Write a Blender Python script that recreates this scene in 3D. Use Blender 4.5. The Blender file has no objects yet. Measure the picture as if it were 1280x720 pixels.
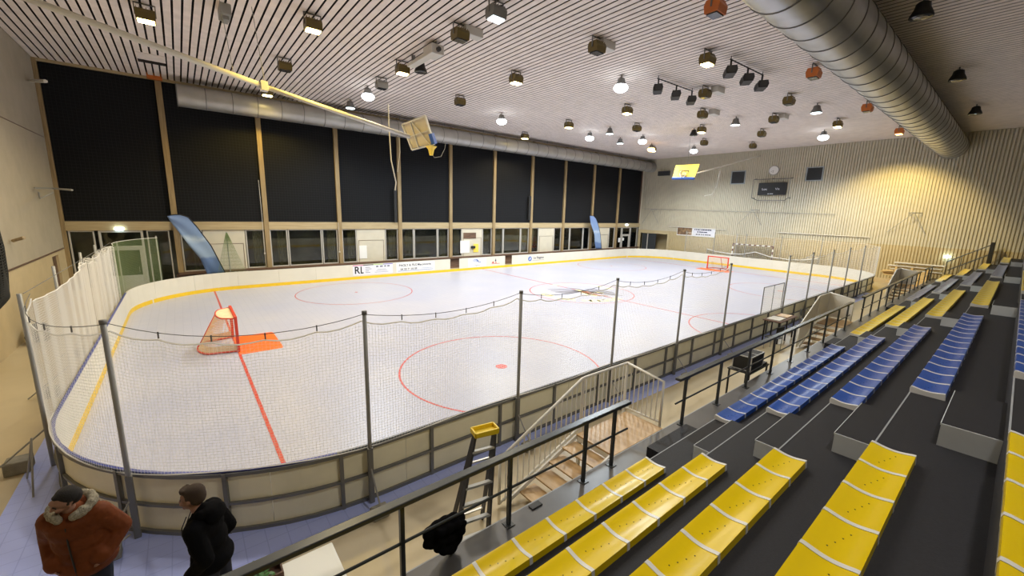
import bpy, bmesh, math, random
from mathutils import Vector, Matrix
random.seed(7)
C = bpy.context.scene.collection
PI = math.pi
rad = math.radians

# ------------------------------------------------------------------ camera frame
F_PX, YAW, PITCH, ROLL, EYE = 509.79, .8907, .188, .0277, Vector((0, 0, 4.5))
_F = Vector((math.cos(YAW)*math.cos(PITCH), math.sin(YAW)*math.cos(PITCH), -math.sin(PITCH)))
_R0 = Vector((math.sin(YAW), -math.cos(YAW), 0)); _U0 = _R0.cross(_F)
_R = _R0*math.cos(ROLL) + _U0*math.sin(ROLL); _U = -_R0*math.sin(ROLL) + _U0*math.cos(ROLL)
def at(px, py, axis, val):
    """where the line of sight of a measured photo point meets the plane x, y or z = val"""
    d = _F + _R*((px-640)/F_PX) - _U*((py-360)/F_PX)
    t = (val - EYE[axis])/d[axis]
    return EYE + d*t

# ------------------------------------------------------------------ materials
def mat(name, col, rough=.6, metal=0., spec=.5, noise=0., nscale=8., bump=0., bscale=60., coat=0., emit=None, estr=0., two=None, detail=4.):
    m = bpy.data.materials.new(name); m.use_nodes = True
    nt = m.node_tree; b = nt.nodes['Principled BSDF']
    b.inputs['Base Color'].default_value = (*col, 1)
    b.inputs['Roughness'].default_value = rough
    b.inputs['Metallic'].default_value = metal
    b.inputs['Specular IOR Level'].default_value = spec
    b.inputs['Coat Weight'].default_value = coat
    if noise or bump or two:
        tc = nt.nodes.new('ShaderNodeTexCoord')
    if noise or two:
        n = nt.nodes.new('ShaderNodeTexNoise'); n.inputs['Scale'].default_value = nscale
        n.inputs['Detail'].default_value = detail
        nt.links.new(tc.outputs['Object'], n.inputs['Vector'])
        r = nt.nodes.new('ShaderNodeMapRange'); r.inputs['From Min'].default_value = .3; r.inputs['From Max'].default_value = .7
        nt.links.new(n.outputs['Fac'], r.inputs['Value'])
        mx = nt.nodes.new('ShaderNodeMix'); mx.data_type = 'RGBA'
        c2 = two if two else tuple(min(1, c*(1+noise)) for c in col)
        c1 = col if two else tuple(c*(1-noise) for c in col)
        mx.inputs['A'].default_value = (*c1, 1); mx.inputs['B'].default_value = (*c2, 1)
        nt.links.new(r.outputs['Result'], mx.inputs['Factor'])
        nt.links.new(mx.outputs['Result'], b.inputs['Base Color'])
    if bump:
        n2 = nt.nodes.new('ShaderNodeTexNoise'); n2.inputs['Scale'].default_value = bscale
        nt.links.new(tc.outputs['Object'], n2.inputs['Vector'])
        bp = nt.nodes.new('ShaderNodeBump'); bp.inputs['Strength'].default_value = bump; bp.inputs['Distance'].default_value = .02
        nt.links.new(n2.outputs['Fac'], bp.inputs['Height']); nt.links.new(bp.outputs['Normal'], b.inputs['Normal'])
    if emit:
        b.inputs['Emission Color'].default_value = (*emit, 1); b.inputs['Emission Strength'].default_value = estr
    return m

def wood_mat(name, a, b_, rough=.5, scale=(1, 12, 12)):
    m = mat(name, a, rough); nt = m.node_tree; b = nt.nodes['Principled BSDF']
    tc = nt.nodes.new('ShaderNodeTexCoord'); mp = nt.nodes.new('ShaderNodeMapping'); mp.inputs['Scale'].default_value = scale
    n = nt.nodes.new('ShaderNodeTexNoise'); n.inputs['Scale'].default_value = 3; n.inputs['Detail'].default_value = 6
    cr = nt.nodes.new('ShaderNodeValToRGB'); cr.color_ramp.elements[0].color = (*a, 1); cr.color_ramp.elements[1].color = (*b_, 1)
    cr.color_ramp.elements[0].position = .35; cr.color_ramp.elements[1].position = .65
    nt.links.new(tc.outputs['Object'], mp.inputs['Vector']); nt.links.new(mp.outputs['Vector'], n.inputs['Vector'])
    nt.links.new(n.outputs['Fac'], cr.inputs['Fac']); nt.links.new(cr.outputs['Color'], b.inputs['Base Color'])
    return m

def tile_mat(name, c1, c2, seam, size, rough=.35, spec=.5, seamw=.012):
    """sports tiles: square grid seams + soft patchy colour"""
    m = mat(name, c1, rough, spec=spec, noise=0, two=c2, nscale=.45, detail=5); nt = m.node_tree; b = nt.nodes['Principled BSDF']
    base = [l for l in nt.links if l.to_socket == b.inputs['Base Color']][0].from_socket
    tc = nt.nodes.new('ShaderNodeTexCoord')
    br = nt.nodes.new('ShaderNodeTexBrick'); br.offset = 0; br.squash = 1
    br.inputs['Scale'].default_value = 1; br.inputs['Brick Width'].default_value = size; br.inputs['Row Height'].default_value = size
    br.inputs['Mortar Size'].default_value = seamw; br.inputs['Mortar Smooth'].default_value = .4
    br.inputs['Color1'].default_value = (0, 0, 0, 1); br.inputs['Color2'].default_value = (.16, .16, .16, 1); br.inputs['Mortar'].default_value = (1, 1, 1, 1)
    nt.links.new(tc.outputs['Object'], br.inputs['Vector'])
    mx = nt.nodes.new('ShaderNodeMix'); mx.data_type = 'RGBA'; mx.inputs['B'].default_value = (*seam, 1)
    nt.links.new(br.outputs['Color'], mx.inputs['Factor']); nt.links.new(base, mx.inputs['A']); nt.links.new(mx.outputs['Result'], b.inputs['Base Color'])
    return m

M = {}
def mk():
    M['rink'] = tile_mat('rink_tile', (.445, .46, .585), (.505, .505, .58), (.385, .40, .50), .25, .38, .4, .006)
    M['apron'] = tile_mat('apron_tile', (.42, .50, .93), (.48, .55, .95), (.35, .42, .82), .25, .4, .4, .008)
    M['resin'] = mat('resin_floor', (.50, .42, .27), .38, noise=.08, nscale=.8)
    M['slat'] = mat('slat_paint', (.86, .775, .72), .7, noise=.07, nscale=2.5)
    M['void'] = mat('ceiling_void', (.012, .007, .006), .9)
    M['plaster'] = mat('plaster_wall', (.42, .37, .28), .85, noise=.05, nscale=2, bump=.4, bscale=90)
    M['plaster_low'] = mat('ochre_wall', (.55, .44, .26), .8, noise=.05, nscale=2)
    M['cladding'] = mat('ribbed_cladding', (.58, .54, .42), .6, noise=.04, nscale=.7)
    M['cladding_low'] = mat('ribbed_cladding_low', (.53, .44, .255), .6, noise=.05, nscale=.7)
    M['timber'] = wood_mat('timber_frame', (.26, .185, .09), (.36, .265, .135), .5, (6, 6, .4))
    M['timber_l'] = wood_mat('timber_band', (.40, .31, .17), (.48, .385, .225), .5, (.4, 6, 6))
    M['sill'] = wood_mat('sill_wood', (.10, .055, .035), (.17, .10, .06), .45, (.5, 6, 6))
    M['alu'] = mat('white_aluminium', (.52, .50, .46), .4)
    M['blind'] = blind_mat()
    M['glass'] = glass_mat()
    M['cream'] = mat('cream_panel', (.60, .56, .45), .55, noise=.04, nscale=2)
    M['night'] = mat('corridor_wall', (.30, .30, .28), .8, noise=.5, nscale=.6)
    M['curtain'] = mat('corridor_curtain', (.34, .33, .25), .9, noise=.2, nscale=6)
    M['galv'] = mat('galvanised_duct', (.50, .51, .52), .33, .75, noise=.12, nscale=1.5)
    M['duct_dark'] = mat('painted_duct', (.42, .41, .38), .42, .55, noise=.1, nscale=1.5)
    M['steel'] = mat('grey_steel', (.34, .34, .32), .5, .3)
    M['frame'] = mat('board_frame_steel', (.20, .20, .19), .5, .4)
    M['board'] = mat('board_plastic_white', (.70, .67, .58), .45, noise=.03, nscale=1.5)
    M['board_out'] = mat('board_back', (.88, .83, .60), .55, noise=.06, nscale=2)
    M['kick'] = mat('kick_yellow', (.80, .53, .02), .4, noise=.05, nscale=3)
    M['capblue'] = mat('cap_blue', (.05, .07, .30), .35)
    M['capdark'] = mat('cap_dark', (.07, .08, .10), .4)
    M['red'] = mat('line_red', (.56, .055, .04), .4)
    M['crease'] = mat('crease_orange', (.95, .16, .02), .4, noise=.06, nscale=5)
    M['goalred'] = mat('goal_red', (.65, .06, .03), .35)
    M['netwhite'] = cord_mat('net_cord', (.95, .94, .90))
    M['netgoal'] = cord_mat('goal_net_cord', (.95, .80, .58))
    M['goalsheet'] = mat('goal_cover', (.80, .62, .40), .7, noise=.12, nscale=6)
    M['netgreen'] = mat('green_net_cord', (.16, .22, .09), .8)
    M['netblack'] = mat('black_net_cord', (.015, .015, .013), .9)
    M['rope'] = cord_mat('rope', (.95, .94, .90))
    M['cable'] = mat('cable', (.14, .14, .13), .6)
    M['terrace'] = mat('terrace_paint', (.022, .0225, .027), .62, spec=.30, noise=.12, nscale=40, bump=.15, bscale=120)
    M['platform'] = mat('platform_paint', (.085, .083, .082), .34, noise=.15, nscale=2.5)
    M['nosing'] = mat('nosing_paint', (.34, .36, .38), .6)
    M['stepface'] = mat('step_face_paint', (.62, .66, .68), .6, noise=.05, nscale=4)
    M['yellow'] = seat_mat('seat_yellow', (.80, .58, .0))
    M['blue'] = seat_mat('seat_blue', (.018, .085, .40))
    M['greyseat'] = seat_mat('seat_grey_blue', (.12, .16, .30))
    M['joint'] = mat('seat_joint_white', (.74, .74, .72), .35)
    M['hole'] = mat('seat_hole', (.05, .04, .02), .8)
    M['rail'] = mat('handrail_black', (.035, .04, .042), .32, .2)
    M['plywood'] = wood_mat('plywood_tread', (.50, .32, .15), (.64, .45, .24), .4, (3, .5, 3))
    M['railwhite'] = mat('balustrade_white', (.85, .83, .76), .4)
    M['bronze'] = mat('lamp_bronze', (.16, .12, .04), .4, .5)
    M['orange'] = mat('lamp_orange', (.62, .17, .03), .45)
    M['black'] = mat('matt_black', (.012, .012, .012), .55)
    M['boxwhite'] = mat('gear_box_white', (.62, .60, .55), .5)
    M['lens_dark'] = mat('lens_dark', (.05, .05, .05), .12)
    M['lens_warm'] = mat('lens_warm', (1, .9, .6), .3, emit=(1, .78, .30), estr=26)
    M['lens_white'] = mat('lens_white', (1, 1, 1), .3, emit=(.90, .96, 1.0), estr=9)
    M['lens_cool'] = mat('lens_cool', (1, 1, 1), .3, emit=(.75, .92, 1.0), estr=9)
    M['lens_amber'] = mat('lens_amber', (1, .7, .3), .3, emit=(1, .55, .16), estr=8)
    M['exit'] = mat('exit_lens', (1, 1, 1), .3, emit=(.70, .95, 1.0), estr=14)
    M['boom'] = mat('boom_paint', (.66, .64, .58), .45)
    M['bbyellow'] = mat('backboard_yellow', (.90, .66, .10), .45)
    M['bbback'] = mat('backboard_back', (.62, .55, .40), .5, noise=.1, nscale=4)
    M['bbblue'] = mat('backboard_pad', (.03, .10, .42), .5)
    M['bbline'] = mat('backboard_line', (.10, .07, .03), .5)
    M['white'] = mat('white_plain', (.82, .82, .80), .5)
    M['darkvent'] = mat('vent_dark', (.03, .035, .04), .6)
    M['ventframe'] = mat('vent_frame', (.35, .40, .43), .5, .4)
    M['banner_brown'] = mat('banner_photo', (.06, .035, .02), .5, two=(.34, .22, .12), nscale=3)
    M['banner_white'] = mat('banner_white', (.74, .75, .82), .5)
    M['ink'] = mat('ink_dark', (.03, .035, .08), .5)
    M['inkgrey'] = mat('ink_grey', (.18, .19, .26), .5)
    M['inkblack'] = mat('ink_black', (.012, .012, .012), .5)
    M['inkblue'] = mat('ink_blue', (.07, .16, .48), .5)
    M['pink'] = mat('stripe_pink', (.62, .14, .32), .5)
    M['purple'] = mat('stripe_purple', (.22, .18, .55), .5)
    M['green'] = mat('stripe_green', (.42, .60, .20), .5)
    M['silver'] = mat('aluminium', (.62, .62, .60), .35, .6)
    M['dirtybox'] = mat('concrete_block', (.26, .25, .21), .8, noise=.2, nscale=8)
    M['laddergrey'] = mat('ladder_fibreglass', (.05, .05, .055), .45)
    M['ladderyellow'] = mat('ladder_top_yellow', (.82, .60, .02), .4)
    M['cloth'] = mat('black_cloth', (.004, .004, .005), .95, spec=.1, bump=.6, bscale=14)
    M['cream_letter'] = mat('floor_cream', (.92, .86, .50), .4)
    M['floor_grey'] = mat('floor_graphite', (.20, .19, .23), .4)
    M['floor_brown'] = mat('floor_brown', (.38, .19, .10), .4)
    M['flag'] = flag_mat()
    M['flagedge'] = mat('flag_sleeve', (.01, .012, .02), .6)
    M['skin'] = mat('skin', (.36, .19, .13), .55, noise=.06, nscale=20)
    M['hair_d'] = mat('hair_dark', (.012, .009, .007), .75, bump=.8, bscale=160)
    M['hair_b'] = mat('hair_brown', (.06, .035, .02), .75, bump=.8, bscale=160)
    M['parka'] = mat('parka_rust', (.165, .042, .010), .7, spec=.25, noise=.14, nscale=7, bump=1., bscale=9)
    M['fur'] = mat('fur_trim', (.42, .38, .28), .95, noise=.35, nscale=60, bump=1., bscale=120)
    M['hoodie'] = mat('hoodie_black', (.005, .005, .006), .95, spec=.1, bump=.8, bscale=10)
    M['trousers'] = mat('trousers_navy', (.010, .014, .03), .85)
    M['shoe'] = mat('shoe_dark', (.02, .02, .02), .6)
    M['tabletop'] = mat('table_white', (.78, .79, .74), .45)
    M['veg'] = mat('green_leaf', (.05, .16, .035), .5, noise=.4, nscale=25)
    M['cardboard'] = mat('box_brown', (.10, .05, .03), .7)
    M['handred'] = mat('handball_dark', (.12, .03, .03), .5)
    M['screen'] = mat('scoreboard_face', (.012, .013, .016), .35)
    M['timberstack'] = wood_mat('stack_timber', (.62, .42, .18), (.78, .58, .28), .5, (8, .4, 8))

def cord_mat(name, col):
    """nylon cord: diffuse and translucent in equal parts"""
    m = bpy.data.materials.new(name); m.use_nodes = True; nt = m.node_tree; nt.nodes.clear()
    o = nt.nodes.new('ShaderNodeOutputMaterial'); d = nt.nodes.new('ShaderNodeBsdfDiffuse'); t = nt.nodes.new('ShaderNodeBsdfTranslucent'); mx = nt.nodes.new('ShaderNodeMixShader')
    d.inputs['Color'].default_value = (*col, 1); t.inputs['Color'].default_value = (*col, 1); mx.inputs[0].default_value = .5
    nt.links.new(d.outputs[0], mx.inputs[1]); nt.links.new(t.outputs[0], mx.inputs[2]); nt.links.new(mx.outputs[0], o.inputs['Surface']); return m
def seat_mat(name, col):
    m = mat(name, col,   .28, spec=.35, coat=.0, bump=.10, bscale=9); return m
def blind_mat():
    m = mat('black_blind', (.006, .0065, .008), .8, spec=.12)
    nt = m.node_tree; b = nt.nodes['Principled BSDF']; tc = nt.nodes.new('ShaderNodeTexCoord')
    w = nt.nodes.new('ShaderNodeTexWave'); w.bands_direction = 'X'; w.inputs['Scale'].default_value = 2.2
    w2 = nt.nodes.new('ShaderNodeTexWave'); w2.bands_direction = 'Z'; w2.inputs['Scale'].default_value = 2.2
    a = nt.nodes.new('ShaderNodeMath'); a.operation = 'MAXIMUM'
    mr = nt.nodes.new('ShaderNodeMapRange'); mr.inputs['From Min'].default_value = .9; mr.inputs['To Min'].default_value = 0; mr.inputs['To Max'].default_value = 1
    mx = nt.nodes.new('ShaderNodeMix'); mx.data_type = 'RGBA'; mx.inputs['A'].default_value = (.010, .0105, .012, 1); mx.inputs['B'].default_value = (.018, .019, .021, 1)
    nt.links.new(tc.outputs['Object'], w.inputs['Vector']); nt.links.new(tc.outputs['Object'], w2.inputs['Vector'])
    nt.links.new(w.outputs['Fac'], a.inputs[0]); nt.links.new(w2.outputs['Fac'], a.inputs[1])
    nt.links.new(a.outputs[0], mr.inputs['Value']); nt.links.new(mr.outputs[0], mx.inputs['Factor']); nt.links.new(mx.outputs['Result'], b.inputs['Base Color'])
    return m
def glass_mat():
    m = bpy.data.materials.new('window_glass'); m.use_nodes = True; nt = m.node_tree; nt.nodes.clear()
    o = nt.nodes.new('ShaderNodeOutputMaterial'); t = nt.nodes.new('ShaderNodeBsdfTransparent'); t.inputs['Color'].default_value = (.72, .74, .68, 1)
    g = nt.nodes.new('ShaderNodeBsdfGlossy'); g.inputs['Roughness'].default_value = .03; g.inputs['Color'].default_value = (.9, .9, .9, 1)
    f = nt.nodes.new('ShaderNodeFresnel'); f.inputs['IOR'].default_value = 1.5
    mx = nt.nodes.new('ShaderNodeMixShader'); nt.links.new(f.outputs[0], mx.inputs[0]); nt.links.new(t.outputs[0], mx.inputs[1]); nt.links.new(g.outputs[0], mx.inputs[2])
    nt.links.new(mx.outputs[0], o.inputs['Surface']); return m
def flag_mat():
    m = mat('beach_flag_fabric', (.16, .26, .48), .7)
    nt = m.node_tree; b = nt.nodes['Principled BSDF']; tc = nt.nodes.new('ShaderNodeTexCoord')
    sx = nt.nodes.new('ShaderNodeSeparateXYZ'); nt.links.new(tc.outputs['Object'], sx.inputs[0])
    n = nt.nodes.new('ShaderNodeTexNoise'); n.inputs['Scale'].default_value = 1.6; nt.links.new(tc.outputs['Object'], n.inputs['Vector'])
    ad = nt.nodes.new('ShaderNodeMath'); ad.operation = 'MULTIPLY_ADD'; ad.inputs[1].default_value = .5; nt.links.new(n.outputs['Fac'], ad.inputs[0]); nt.links.new(sx.outputs['Z'], ad.inputs[2])
    cr = nt.nodes.new('ShaderNodeValToRGB'); mr = nt.nodes.new('ShaderNodeMapRange'); mr.inputs['From Min'].default_value = .8; mr.inputs['From Max'].default_value = 4.2
    nt.links.new(ad.outputs[0], mr.inputs['Value']); nt.links.new(mr.outputs[0], cr.inputs['Fac'])
    e = cr.color_ramp.elements; e[0].position = .0; e[0].color = (.10, .18, .38, 1); e[1].position = 1; e[1].color = (.17, .26, .50, 1)
    for p, c in ((.30, (.12, .20, .40, 1)), (.33, (.26, .36, .52, 1)), (.55, (.24, .34, .52, 1)), (.62, (.40, .50, .62, 1)), (.68, (.20, .30, .50, 1))):
        k = cr.color_ramp.elements.new(p); k.color = c
    nt.links.new(cr.outputs['Color'], b.inputs['Base Color']); return m
mk()

# ------------------------------------------------------------------ mesh builder
class MB:
    def __init__(s): s.v = []; s.f = []; s.m = []; s.cur = 0
    def add(s, vs, fs):
        o = len(s.v); s.v += [tuple(v) for v in vs]
        for f in fs: s.f.append(tuple(i+o for i in f)); s.m.append(s.cur)
        return s
    def box(s, a, b):
        x0, y0, z0 = [min(a[i], b[i]) for i in range(3)]; x1, y1, z1 = [max(a[i], b[i]) for i in range(3)]
        return s.add([(x0, y0, z0), (x1, y0, z0), (x1, y1, z0), (x0, y1, z0), (x0, y0, z1), (x1, y0, z1), (x1, y1, z1), (x0, y1, z1)],
                     [(3, 2, 1, 0), (4, 5, 6, 7), (0, 1, 5, 4), (1, 2, 6, 5), (2, 3, 7, 6), (3, 0, 4, 7)])
    def bbox_(s, a, b, ch=.01):
        """box with chamfered edges"""
        bm = bmesh.new(); bmesh.ops.create_cube(bm, size=1)
        c = [(a[i]+b[i])/2 for i in range(3)]; d = [abs(b[i]-a[i]) for i in range(3)]
        for v in bm.verts: v.co = Vector([c[i]+v.co[i]*d[i] for i in range(3)])
        bmesh.ops.bevel(bm, geom=bm.edges[:], offset=min(ch, min(d)*.45), segments=2, affect='EDGES', profile=.5)
        return s.addbm(bm)
    def addbm(s, bm, mtx=None):
        bm.verts.ensure_lookup_table(); o = len(s.v)
        for v in bm.verts: s.v.append(tuple(mtx @ v.co if mtx else v.co))
        for f in bm.faces: s.f.append(tuple(v.index+o for v in f.verts)); s.m.append(s.cur)
        bm.free(); return s
    def obox(s, p0, p1, w, h, up=(0, 0, 1)):
        """beam from p0 to p1 with width w (sideways) and height h (along up)"""
        p0, p1 = Vector(p0), Vector(p1); d = (p1-p0).normalized(); u = Vector(up)
        if abs(d.dot(u)) > .99: u = Vector((1, 0, 0))
        r = d.cross(u).normalized(); u = r.cross(d).normalized(); vs = []
        for p in (p0, p1):
            for a, b in ((-1, -1), (1, -1), (1, 1), (-1, 1)): vs.append(p + r*(a*w/2) + u*(b*h/2))
        return s.add(vs, [(3, 2, 1, 0), (4, 5, 6, 7), (0, 1, 5, 4), (1, 2, 6, 5), (2, 3, 7, 6), (3, 0, 4, 7)])
    def tube(s, path, r, n=6, cap=True, closed=False, rs=None):
        P = [Vector(p) for p in path]; k = len(P); o = len(s.v); prev = None
        for i, p in enumerate(P):
            a = P[i-1] if (i or closed) else p; b = P[(i+1) % k] if (i < k-1 or closed) else p
            d = (b-a); d = d.normalized() if d.length > 1e-9 else Vector((0, 0, 1))
            if prev is None:
                u = Vector((0, 0, 1)) if abs(d.z) < .9 else Vector((1, 0, 0)); u = (u-d*u.dot(d)).normalized()
            else:
                u = prev-d*prev.dot(d); u = u.normalized() if u.length > 1e-6 else Vector((1, 0, 0))
            prev = u; w = d.cross(u); rr = rs[i] if rs else r
            for j in range(n):
                t = 2*PI*j/n; s.v.append(tuple(p+u*(math.cos(t)*rr)+w*(math.sin(t)*rr)))
        for i in range(k if closed else k-1):
            for j in range(n):
                a = o+i*n+j; b = o+i*n+(j+1) % n; c = o+((i+1) % k)*n+(j+1) % n; d = o+((i+1) % k)*n+j
                s.f.append((a, b, c, d)); s.m.append(s.cur)
        if cap and not closed:
            s.f.append(tuple(o+j for j in reversed(range(n)))); s.f.append(tuple(o+(k-1)*n+j for j in range(n))); s.m += [s.cur]*2
        return s
    def prism(s, poly, axis, a, b):
        """poly: 2D points in the plane normal to axis (order: remaining axes ascending)"""
        k = len(poly); o = []
        for t in (a, b):
            for p in poly:
                q = list(p); q.insert(axis, t); o.append(tuple(q))
        return s.add(o, [tuple(reversed(range(k))), tuple(range(k, 2*k))]+[(i, (i+1) % k, k+(i+1) % k, k+i) for i in range(k)])
    def lathe(s, prof, n=16, c=(0, 0, 0)):
        o = len(s.v); k = len(prof)
        for r, z in prof:
            for j in range(n):
                t = 2*PI*j/n; s.v.append((c[0]+r*math.cos(t), c[1]+r*math.sin(t), c[2]+z))
        for i in range(k-1):
            for j in range(n):
                s.f.append((o+i*n+j, o+i*n+(j+1) % n, o+(i+1)*n+(j+1) % n, o+(i+1)*n+j)); s.m.append(s.cur)
        s.f.append(tuple(o+j for j in reversed(range(n)))); s.f.append(tuple(o+(k-1)*n+j for j in range(n))); s.m += [s.cur]*2
        return s
    def ball(s, c, r, sc=(1, 1, 1), n=2):
        bm = bmesh.new(); bmesh.ops.create_icosphere(bm, subdivisions=n, radius=r)
        for v in bm.verts: v.co = Vector((c[0]+v.co.x*sc[0], c[1]+v.co.y*sc[1], c[2]+v.co.z*sc[2]))
        return s.addbm(bm)
    def grid(s, rows):
        """surface through rows of points"""
        o = len(s.v); k = len(rows[0])
        for r in rows: s.v += [tuple(p) for p in r]
        for i in range(len(rows)-1):
            for j in range(k-1):
                s.f.append((o+i*k+j, o+i*k+j+1, o+(i+1)*k+j+1, o+(i+1)*k+j)); s.m.append(s.cur)
        return s
    def build(s, name, m, parent=None, smooth=False, local=False):
        off = Vector((0, 0, 0))
        if parent is not None and not local:
            p = parent
            while p is not None: off += p.location; p = p.parent
        me = bpy.data.meshes.new(name)
        me.from_pydata([tuple(Vector(v)-off) for v in s.v], [], s.f); me.update()
        for x in (m if isinstance(m, (list, tuple)) else [m]): me.materials.append(x)
        if isinstance(m, (list, tuple)): me.polygons.foreach_set('material_index', s.m)
        if smooth: me.polygons.foreach_set('use_smooth', [True]*len(me.polygons))
        ob = bpy.data.objects.new(name, me); C.objects.link(ob)
        if parent is not None: ob.parent = parent
        return ob

def fixnormals(ob):
    bm = bmesh.new(); bm.from_mesh(ob.data); bmesh.ops.recalc_face_normals(bm, faces=bm.faces); bm.to_mesh(ob.data); bm.free(); return ob
def autosmooth(ob, ang=40):
    fixnormals(ob); me = ob.data
    bm = bmesh.new(); bm.from_mesh(me)
    for f in bm.faces: f.smooth = True
    for e in bm.edges:
        e.smooth = not (len(e.link_faces) == 2 and e.calc_face_angle(0) > rad(ang))
    bm.to_mesh(me); bm.free(); return ob
def tag(o, label=None, cat=None, group=None, kind=None):
    if label: o['label'] = label
    if cat: o['category'] = cat
    if group: o['group'] = group
    if kind: o['kind'] = kind
    return o
def thing(name, loc, label, cat, group=None):
    o = bpy.data.objects.new(name, None); C.objects.link(o); o.location = loc; o.empty_display_size = .2
    return tag(o, label, cat, group)
def struct(name, mb, m, **k):
    o = mb.build(name, m, **k); o['kind'] = 'structure'; return o
def copy_tree(o, parent=None):
    c = o.copy(); C.objects.link(c); c.parent = parent
    for ch in [x for x in bpy.data.objects if x.parent == o]: copy_tree(ch, c)
    return c
def kids_copy(root, loc, rz=None, label=None, group=None):
    c = copy_tree(root); c.location = loc
    if rz is not None: c.rotation_euler = (0, 0, rz)
    if label: c['label'] = label
    if group: c['group'] = group
    return c
def text_mesh(s, size, mtx, mb, ext=.002, sx=1.0, bold=0.):
    cu = bpy.data.curves.new('t', 'FONT'); cu.body = s; cu.size = size; cu.extrude = ext; cu.offset = bold
    cu.align_x = 'CENTER'; cu.align_y = 'CENTER'
    ob = bpy.data.objects.new('t', cu); C.objects.link(ob)
    dg = bpy.context.evaluated_depsgraph_get(); me = bpy.data.meshes.new_from_object(ob.evaluated_get(dg))
    bm = bmesh.new(); bm.from_mesh(me)
    for v in bm.verts: v.co.x *= sx
    mb.addbm(bm, mtx); bpy.data.objects.remove(ob); bpy.data.meshes.remove(me); bpy.data.curves.remove(cu)
def voxel(mb, size, name, m, parent, smooth_it=4):
    """fuse overlapping closed shapes into one continuous skin"""
    ob = mb.build(name, m, parent)
    md = ob.modifiers.new('r', 'REMESH'); md.mode = 'VOXEL'; md.voxel_size = size
    sm = ob.modifiers.new('s', 'SMOOTH'); sm.iterations = smooth_it; sm.factor = .5
    dg = bpy.context.evaluated_depsgraph_get(); me = bpy.data.meshes.new_from_object(ob.evaluated_get(dg))
    ob.modifiers.clear(); old = ob.data; ob.data = me; bpy.data.meshes.remove(old)
    me.polygons.foreach_set('use_smooth', [True]*len(me.polygons)); return ob

# ------------------------------------------------------------------ hall constants
XL, XR, YW, YB, ZC = -4.24, 40.05, 27.2, -5.2, 10.25
PITCHW = (XR-.2-XL)/11
ZS = 3.50                       # bottom of the blinds

# ================================================================== SETTING
struct('floor', MB().box((XL, YB, -.2), (XR, YW+2.6, 0)), M['resin'])
struct('floor_apron', MB().box((-2.42, 5.25, 0), (33.5, 26.6, .006)).box((33.5, 9.0, 0), (39.2, 26.6, .006)), M['apron'])
# ceiling: slats on a dark void
mb = MB(); x = XL+.02
while x < XR:
    mb.box((x, YB, ZC), (x+.186, YW, ZC+.010)); x += .2449
struct('ceiling', mb, M['slat'])
struct('ceiling_void', MB().box((XL-.1, YB-.1, ZC+.32), (XR+.1, YW+.1, ZC+.4)), M['void'])
# left wall: plaster above, moulding, ochre below
struct('wall_left', MB().box((XL-.2, YB, 2.3), (XL, YW, ZC+.35)), M['plaster'])
struct('wall_left_lower', MB().box((XL-.2, YB, 0), (XL, YW-2.6, 2.3)).box((XL-.2, YW-1.5, 0), (XL, YW, 2.3)).box((XL-.2, YW-2.6, 2.12), (XL, YW-1.5, 2.3)), M['plaster_low'])
struct('trim_1', MB().box((XL, YB, 2.26), (XL+.03, YW-.3, 2.31)).box((XL, YB, 7.02), (XL+.012, YW-.3, 7.045)), M['sill'])
d = struct('door_1', MB().box((XL-.14, YW-2.6, 0), (XL-.08, YW-1.5, 2.12)), M['sill'])
# end wall, ribbed
def ribs(y0, y1, z0, z1, x, pitch=.17, dep=.075):
    mb = MB(); n = int((y1-y0)/pitch); prof = []
    for i in range(n):
        y = y0+i*pitch
        prof += [(x, y), (x, y+pitch*.62), (x-0+dep, y+pitch*.68), (x+dep, y+pitch*.94)]
    prof.append((x, y1)); o = []
    for z in (z0, z1):
        for p in prof: o.append((p[0], p[1], z))
    k = len(prof); mb.add(o, [(i, i+1, k+i+1, k+i) for i in range(k-1)])
    mb.box((x+.09, y0, z0), (x+.25, y1, z1)); return mb
struct('wall_end', ribs(YB, YW, 2.80, 7.49, XR), M['cladding'])
struct('wall_end_upper', ribs(YB, YW, 7.49, ZC+.35, XR-.012), M['cladding'])
# lower band leaves a door recess near the window side
DY0, DY1 = 23.6, 26.9
struct('wall_end_lower', ribs(YB, DY0, .35, 2.80, XR), M['cladding_low'])
struct('wall_end_corner', MB().box((XR, DY1, 0), (XR+.3, YW, 2.8)).box((XR, DY0, 2.45), (XR+.3, DY1, 2.8)), M['cladding_low'])
struct('baseboard_end', MB().box((XR-.05, YB, 0), (XR+.06, DY0, .35)), M['plaster_low'])
struct('wall_recess', MB().box((XR+1.4, DY0-.3, 0), (XR+1.5, DY1+.3, 2.6)).box((XR+.06, DY1, 0), (XR+1.5, DY1+.1, 2.6)).box((XR+.25, DY0-.1, 0), (XR+1.5, DY0, 2.6)).box((XR+.25, DY0-.1, 2.5), (XR+1.5, DY1+.1, 2.6)), M['cladding_low'])
dd = struct('door_2', MB().box((XR+.08, 25.0, 0), (XR+.14, 26.7, 2.42)), M['darkvent'])
MB().box((XR+.05, 25.95, 0), (XR+.08, 26.05, 2.42)).build('door_stile', M['alu'], dd)
struct('wall_stand_side', MB().box((XL, YB-.2, 0), (XR, YB, ZC+.35)), M['cladding'])
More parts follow.
